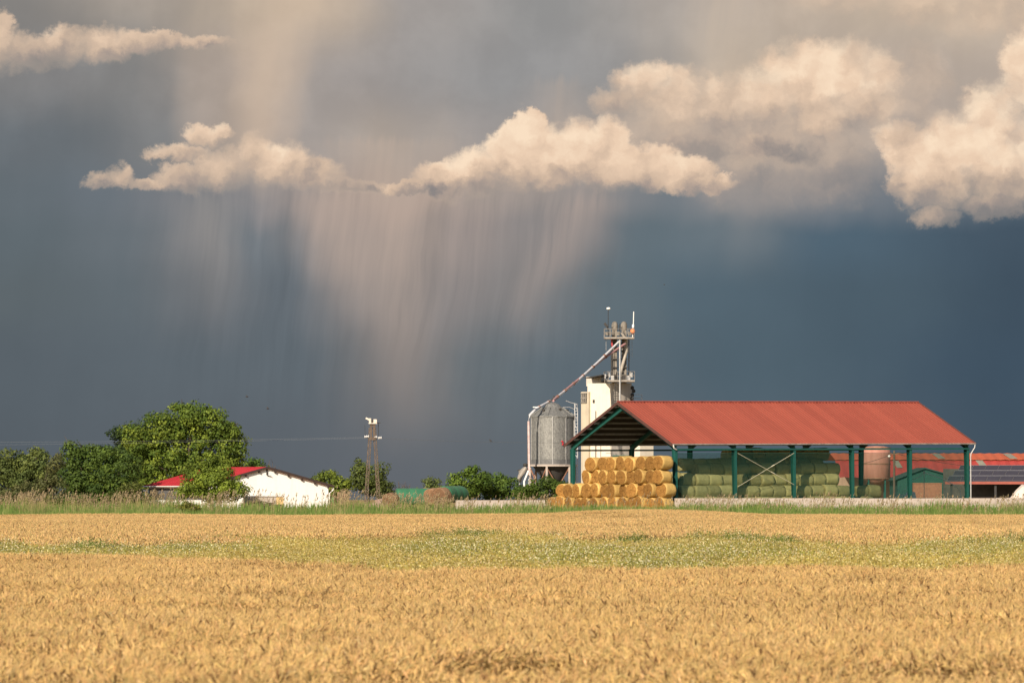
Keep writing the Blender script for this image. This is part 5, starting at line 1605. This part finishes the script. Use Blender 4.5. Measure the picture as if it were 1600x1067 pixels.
M_BIRD = basic('bird_plumage', (.03, .028, .03), (.05, .045, .045), 5, .7)
def bird(px, py, Y, s, label, flying=True):
    m_ = MB()
    m_.lathe([(0, -.16), (.045, -.11), (.065, 0), (.05, .09), (.036, .12), (.042, .15), (.03, .185), (0, .20)], 10)
    m_.v = [(z, x, y) for x, y, z in m_.v]
    m_.add([(-.15, -.035, 0), (-.15, .035, 0), (-.27, .05, -.01), (-.27, -.05, -.01), (-.15, 0, .02)], [(0, 1, 2, 3), (0, 3, 4), (1, 4, 2), (3, 2, 4)])
    m_.add([(.195, -.012, 0), (.195, .012, 0), (.24, 0, -.008), (.195, 0, .015)], [(0, 1, 2), (0, 2, 3), (1, 3, 2)])
    if flying:
        for q_ in (1, -1):
            m_.add([(.09, .04 * q_, .02), (-.07, .04 * q_, .02), (-.05, .24 * q_, .12), (.10, .22 * q_, .12), (-.09, .45 * q_, .06), (.06, .04 * q_, .045), (.06, .22 * q_, .14)],
                   [(0, 1, 2, 3), (3, 2, 4), (0, 3, 6, 5), (5, 6, 2, 1), (6, 3, 4), (6, 4, 2)])
    else:
        for q_ in (1, -1):
            m_.add([(.09, .055 * q_, .03), (.08, .07 * q_, -.03), (-.16, .05 * q_, -.02), (-.2, .02 * q_, .01), (-.04, .06 * q_, .045)], [(0, 1, 2), (0, 2, 4), (4, 2, 3)])
            m_.tube([(0, .02 * q_, -.05), (.01, .02 * q_, -.13)], .008, 5)
    o = m_.build('bird', M_BIRD)
    o.location = P(px, py, Y); o.scale = (s, s, s)
    o.rotation_euler = (R(20), R(-8), R(25)) if flying else (0, R(-35), R(150))
    return tag(o, label, 'bird')
bird(766.5, 688.0, 750, 1.0, 'small dark bird perched on the wire left of the silo', False)
bird(386, 620, 720, .75, 'tiny dark bird flying above the white house, the higher of two')
bird(418.5, 638.5, 720, .8, 'tiny dark bird flying lower, right of the tall tree')
bird(1038, 445, 900, .5, 'tiny distant bird high against the dark cloud above the barn')

# ------------------------------------------------------------------ yard behind and right of the barn
# long stable with two tone red roof
LY = 830.0; ls = F / LY
st = P(1312, 0, LY)
stable = empty('long_stable', (st.x, LY, GY), R(3), 'long low stable far behind the barn with two tone orange and red roof', 'barn')
def lzz(py): return CZ + (HY - py) / ls - GY
SLn = 30.0
zr, zm, ze = lzz(707.5), lzz(719), lzz(746)
m_ = MB(); m_.box((.3, 6, 0), (SLn - .3, 16, ze + .4)); m_.prism([(0, 0), (0, 0), (0, 0)], 0, 0); m_.v = m_.v[:8]; m_.f = m_.f[:6]; m_.mi = m_.mi[:6]; m_.sm = m_.sm[:6]
m_.build('wall', wall_mat('stable_wall', (.45, .30, .22), (.38, .25, .19)), stable)
def strip(mb, xa, xb, ya, za, yb, zb, rib=.5, h=.06):
    n = int((xb - xa) / rib); vs = []
    for y, z in ((ya, za), (yb, zb)):
        for i in range(n + 1):
            x = xa + (xb - xa) * i / n
            vs.append((x, y, z + h * (i % 2)))
    mb.add(vs, [(i, i + 1, i + 2 + n, i + 1 + n) for i in range(n)])
m_ = MB(); strip(m_, 0, SLn, 5.0, zm + .05, 11, zr); strip(m_, 0, SLn, 17, zm, 11.02, zr); m_.build('upper_roof', basic('orange_sheet', (.50, .105, .042), (.44, .09, .038), .8, .6), stable)
m_ = MB(); strip(m_, 0, SLn, 0.0, ze, 5.2, zm - .02); m_.build('lower_roof', basic('crimson_sheet', (.40, .055, .045), (.34, .046, .04), .8, .6), stable)
def lpanel(px0, px1, t0, t1, up):
    xa, xb = (px0 - 1312) / ls, (px1 - 1312) / ls
    m_ = MB()
    if up: a, b = ((5.0, zm + .05), (11, zr))
    else: a, b = ((0.0, ze), (5.2, zm - .02))
    pts = []
    for x, t in ((xa, t0), (xb, t0), (xb - .25, t1), (xa - .25, t1)):
        pts.append((x, a[0] + (b[0] - a[0]) * t - .01, a[1] + (b[1] - a[1]) * t + .10))
    m_.add(pts + [(p[0], p[1], p[2] - .03) for p in pts], [(0, 1, 2, 3), (0, 4, 5, 1), (1, 5, 6, 2), (2, 6, 7, 3), (3, 7, 4, 0)])
    m_.build('skylight', basic('dull_skylight', (.26, .25, .19), (.2, .2, .16), 1.5, .4), stable)
lpanel(1476, 1487, .15, .85, True); lpanel(1589, 1601, .15, .85, True); lpanel(1537, 1548, .70, .98, False); lpanel(1406, 1415, .55, .95, False)
# solar shed
oY = 800.0; os_ = F / oY
ob = P(1478, 0, oY)
shed = empty('solar_shed', (ob.x, oY, GY), R(2), 'open fronted shed roofed with dark solar panels at the right edge', 'shed')
def oz(py): return CZ + (HY - py) / os_ - GY
z_t, z_b = oz(727.5), oz(752.5)
W_S = 16.0
m_ = MB()
m_.add([(0, 0, z_b), (W_S, 0, z_b), (W_S, 4.5, z_t), (2.2, 4.5, z_t), (0, 0, z_b - .15), (W_S, 0, z_b - .15), (W_S, 4.5, z_t - .15), (2.2, 4.5, z_t - .15)],
       [(0, 1, 2, 3), (7, 6, 5, 4), (0, 4, 5, 1), (1, 5, 6, 2), (2, 6, 7, 3), (3, 7, 4, 0)])
m_.build('roof', M_RUST, shed)
m_ = MB(); m_.box((-.1, -.12, z_b - .25), (W_S, -.01, z_b + .02)); m_.build('fascia', basic('brick_red_fascia', (.34, .10, .07), (.28, .08, .06), 2, .7), shed)
M_SOL = basic('solar_cell_glass', (.020, .022, .042), (.028, .028, .050), 1.0, .3, spec=.3)
for r_ in range(3):
    for k in range(10):
        t0, t1 = (r_ + .03) / 3, (r_ + .97) / 3
        xl = 2.2 * t0 + .1
        xa = xl + k * 1.36; xb = xa + 1.30; dx = 2.2 * (t1 - t0) * .55
        def pt(x, t, h): return (x, 4.5 * t - .02, z_b + (z_t - z_b) * t + h)
        m_ = MB()
        m_.add([pt(xa, t0, .07), pt(xb, t0, .07), pt(xb + dx, t1, .07), pt(xa + dx, t1, .07), pt(xa, t0, .02), pt(xb, t0, .02), pt(xb + dx, t1, .02), pt(xa + dx, t1, .02)],
               [(0, 1, 2, 3), (0, 4, 5, 1), (1, 5, 6, 2), (2, 6, 7, 3), (3, 7, 4, 0)])
        pn = m_.build('solar_panel', M_SOL, shed)
        m_ = MB()
        for a_, b_ in (((xa, t0), (xb, t0)), ((xa + dx, t1), (xb + dx, t1)), ((xa, t0), (xa + dx, t1))):
            m_.bar(pt(a_[0], a_[1], .085), pt(b_[0], b_[1], .085), .035, .03)
        m_.build('frame', basic('panel_frame', (.17, .17, .19), (.14, .14, .16), 2, .5) if (r_ + k) == 0 else bpy.data.materials['panel_frame'], pn)
for k in range(4):
    m_ = MB(); m_.bar((.6 + k * 4.6, .3, 0), (.6 + k * 4.6, .3, z_b - .16), .22, .22, up=(0, 1, 0)); m_.build('post', M_DARK, shed)
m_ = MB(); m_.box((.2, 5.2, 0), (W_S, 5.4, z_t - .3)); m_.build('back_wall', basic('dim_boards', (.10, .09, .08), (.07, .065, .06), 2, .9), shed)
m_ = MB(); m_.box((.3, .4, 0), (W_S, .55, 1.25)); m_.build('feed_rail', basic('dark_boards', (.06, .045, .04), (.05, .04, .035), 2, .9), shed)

hb = P(1590, 0, 735)
heap = empty('covered_heap', (hb.x, 735, GY), 0, 'heap under a pale dusty tarpaulin at the far right edge of the picture', 'tarpaulin')
hs2 = F / 735
hh_ = (HY - 756.5) / hs2 + CZ - GY
m_ = MB()
prof_ = [(-1.2, 0), (-.9, 1.0), (-.15, hh_ * .78), (.45, hh_), (1.4, hh_ * .96), (2.4, hh_ * .55), (3.0, 0)]
n_ = len(prof_); vs = []; fs = []
for j, (y, k) in enumerate(((-1.6, .35), (-.9, .93), (0, 1.0), (1.2, .9), (2.0, .3))):
    for x, z in prof_: vs.append((x * (.8 + .2 * k) + .05 * math.sin(j * 2 + x * 3), y, z * k))
for j in range(4):
    for i in range(n_ - 1):
        a_ = j * n_ + i; fs.append((a_, a_ + 1, a_ + 1 + n_, a_ + n_))
m_.add(vs, fs); m_.build('tarpaulin', basic('pale_tarpaulin', (.62, .54, .48), (.50, .43, .38), 1.5, .7, bump=.5, bscale=3), heap)
m_ = MB(); m_.bar((.55, -1.62, .3), (1.2, -1.0, hh_ * .9), .22, .06); m_.build('dark_strap', M_DARK, heap)

# green gabled shed with brick red bin, seen through the netting
GYY = 815.0; gs = F / GYY
g0 = P(1398, 0, GYY)
gsh = empty('green_shed', (g0.x, GYY, GY), R(2), 'dark green gabled shed seen through the right netting of the barn', 'shed')
def gzz(py): return CZ + (HY - py) / gs - GY
gw_ = (1512 - 1398) / gs; ga = (1445 - 1398) / gs; gr, ge = gzz(731), gzz(749)
m_ = MB(); m_.prism([(.3, 0), (gw_ - .3, 0), (gw_ - .3, ge - .05), (ga, gr - .08), (.3, ge - .05)], 0, 10); m_.build('wall', basic('dark_green_wall', (.022, .085, .066), (.018, .07, .055), 1.5, .8), gsh)
m_ = MB()
m_.bar((-.2, 5, ge - .08), (ga, 5, gr), 10.6, .12); m_.bar((gw_ + .2, 5, ge - .08), (ga, 5, gr), 10.6, .12); m_.build('roof', basic('green_black_roof', (.03, .07, .06), (.025, .055, .05), 1.5, .7), gsh)
bx = P(1427, 0, 790); bs = F / 790
box = empty('brick_bay', (bx.x, 790, GY), R(4), 'reddish brown brick bay wall before the green gabled shed', 'wall')
m_ = MB(); m_.box((0, 0, 0), (45 / bs, 1.6, CZ + (HY - 755.5) / bs - GY)); m_.box((-.04, -.04, CZ + (HY - 755.5) / bs - GY + .004), (45 / bs + .04, 1.64, CZ + (HY - 755.5) / bs - GY + .09))
m_.build('brickwork', basic('brown_brick', (.36, .17, .10), (.27, .12, .075), 4, .9, bump=.4, bscale=14), box)
# rusty tank silo
ty_ = 800.0; t_s = F / ty_
tk0 = P(1369.5, 0, ty_)
tank = empty('rusty_tank', (tk0.x, ty_, GY), 0, 'faded reddish round tank with hoops seen through the barn netting', 'tank')
def tz(py): return CZ + (HY - py) / t_s - GY
tr_ = 21.5 / t_s
m_ = MB(); m_.lathe([(0, tz(696.5)), (tr_ * .5, tz(697)), (tr_ * 1.0, tz(699)), (tr_, tz(747)), (tr_ * .5, tz(756)), (0, tz(757))], 32); m_.build('shell', basic('faded_red_paint', (.42, .20, .15), (.34, .15, .11), 1.0, .7, stretch=(2, 2, .4)), tank)
for py in (699.5, 724.5, 747):
    m_ = MB(); m_.lathe([(tr_ * 1.005, tz(py + .9)), (tr_ * 1.03, tz(py + .9)), (tr_ * 1.03, tz(py - .9)), (tr_ * 1.005, tz(py - .9))], 32, smooth=False); m_.build('hoop', M_RUST, tank)
for k in range(4):
    t = math.pi / 4 + k * math.pi / 2
    m_ = MB(); m_.bar((tr_ * .85 * math.cos(t), tr_ * .85 * math.sin(t), 0), (tr_ * .85 * math.cos(t), tr_ * .85 * math.sin(t), tz(746)), .16, .16, up=(0, 1, 0)); m_.build('leg', M_DGREEN, tank)
# wooden utility pole with wires
u0 = P(1397, 0, 780)
up = empty('utility_pole', (u0.x, 780, GY), 0, 'plain wooden utility pole behind the barn carrying two sagging wires', 'pole')
us = F / 780
m_ = MB(); m_.tube([(0, 0, 0), (.02, 0, CZ + (HY - 704) / us - GY)], [.14, .10], 8); m_.build('shaft', basic('pole_wood', (.14, .10, .07), (.10, .075, .055), 3, .9), up)
zt_ = CZ + (HY - 709) / us - GY
m_ = MB(); m_.bar((-.5, -.1, zt_), (.5, -.1, zt_), .09); m_.build('cross_arm', M_BRWOOD, up)
m_ = MB(); m_.lathe([(0, -.12), (.13, -.06), (.15, .04), (.05, .14), (0, .15)], 10); m_.v = [(a - .5, b - .2, c + zt_ - .25) for a, b, c in m_.v]; m_.build('lamp', M_WHITE, up)
for (px, py, lb_) in ((1335, 727, 'dark wire sagging left from the wooden utility pole behind the barn'), (1520, 729, 'dark wire sagging right from the wooden utility pole behind the barn')):
    m_ = MB(); m_.tube(span(P(1397, 708, 780), P(px, py, 782), sag=.12), .022, 5)
    tag(m_.build('power_line', M_DARK), lb_, 'wire', 'wires on the wooden utility pole')
# white farm trailer with hooped frame in the barn's right bays
w0 = P(1418, 0, 757); wsn = F / 757
wt = empty('hoop_trailer', (w0.x, 757, GY), R(10), 'white hooped sprayer trailer parked behind the right bays of the barn', 'trailer')
m_ = MB(); m_.box((-.8, -.4, .55), (.9, .4, .95)); m_.add([(-.5, -.35, .952), (.85, -.35, .952), (.7, -.3, 1.75), (.1, -.3, 1.9), (-.5, .35, .952), (.85, .35, .952), (.7, .3, 1.75), (.1, .3, 1.9)],
    [(0, 1, 2, 3), (7, 6, 5, 4), (1, 5, 6, 2), (2, 6, 7, 3), (3, 7, 4, 0), (0, 4, 5, 1)]); m_.build('body', M_WHITE, wt)
for x in (-.9, -.45):
    m_ = MB(); m_.tube([(x + .55 * math.cos(t), -.42, .75 + .75 * math.sin(t)) for t in [math.pi * i / 10 for i in range(11)]], .04, 6); m_.build('hoop', M_WHITE, wt)
for x in (-.5, .6):
    m_ = MB(); m_.lathe([(.12, -.1), (.36, -.1), (.40, 0), (.36, .1), (.12, .1)], 18); m_.v = [(a + x, b_ - .45, c + .40) for a, c, b_ in m_.v]; m_.build('wheel', M_DARK, wt)
m_ = MB()
for k in range(7):
    m_.tube([(-1.6 + k * .25, -.2, .5), (-1.2 + k * .22, -.1, 1.9 + .25 * (k % 3))], .022, 5)
m_.build('spray_tines', M_GALV, wt)
b0_ = P(1442, 0, 752)
bm = empty('boom_pipe', (b0_.x, 752, GY), 0, 'thin white bent pipe boom reaching down inside the rightmost barn bay', 'pipe')
m_ = MB(); m_.tube([P(x, y, 752) - Vector((b0_.x, 752, GY)) for x, y in ((1425, 750), (1436, 745), (1444, 738), (1470, 747), (1492, 758), (1500, 766), (1503, 797))], .035, 6); m_.build('arm', M_WHITE, bm)
m_ = MB(); p = P(1444, 738, 752) - Vector((b0_.x, 752, GY)); m_.tube([p - Vector((0, 0, .12)), p + Vector((0, 0, .12))], .10, 8); m_.tube([p, Vector((p.x, 0.05, -.0))], .03, 6); m_.build('pivot_post', M_GALV, bm)
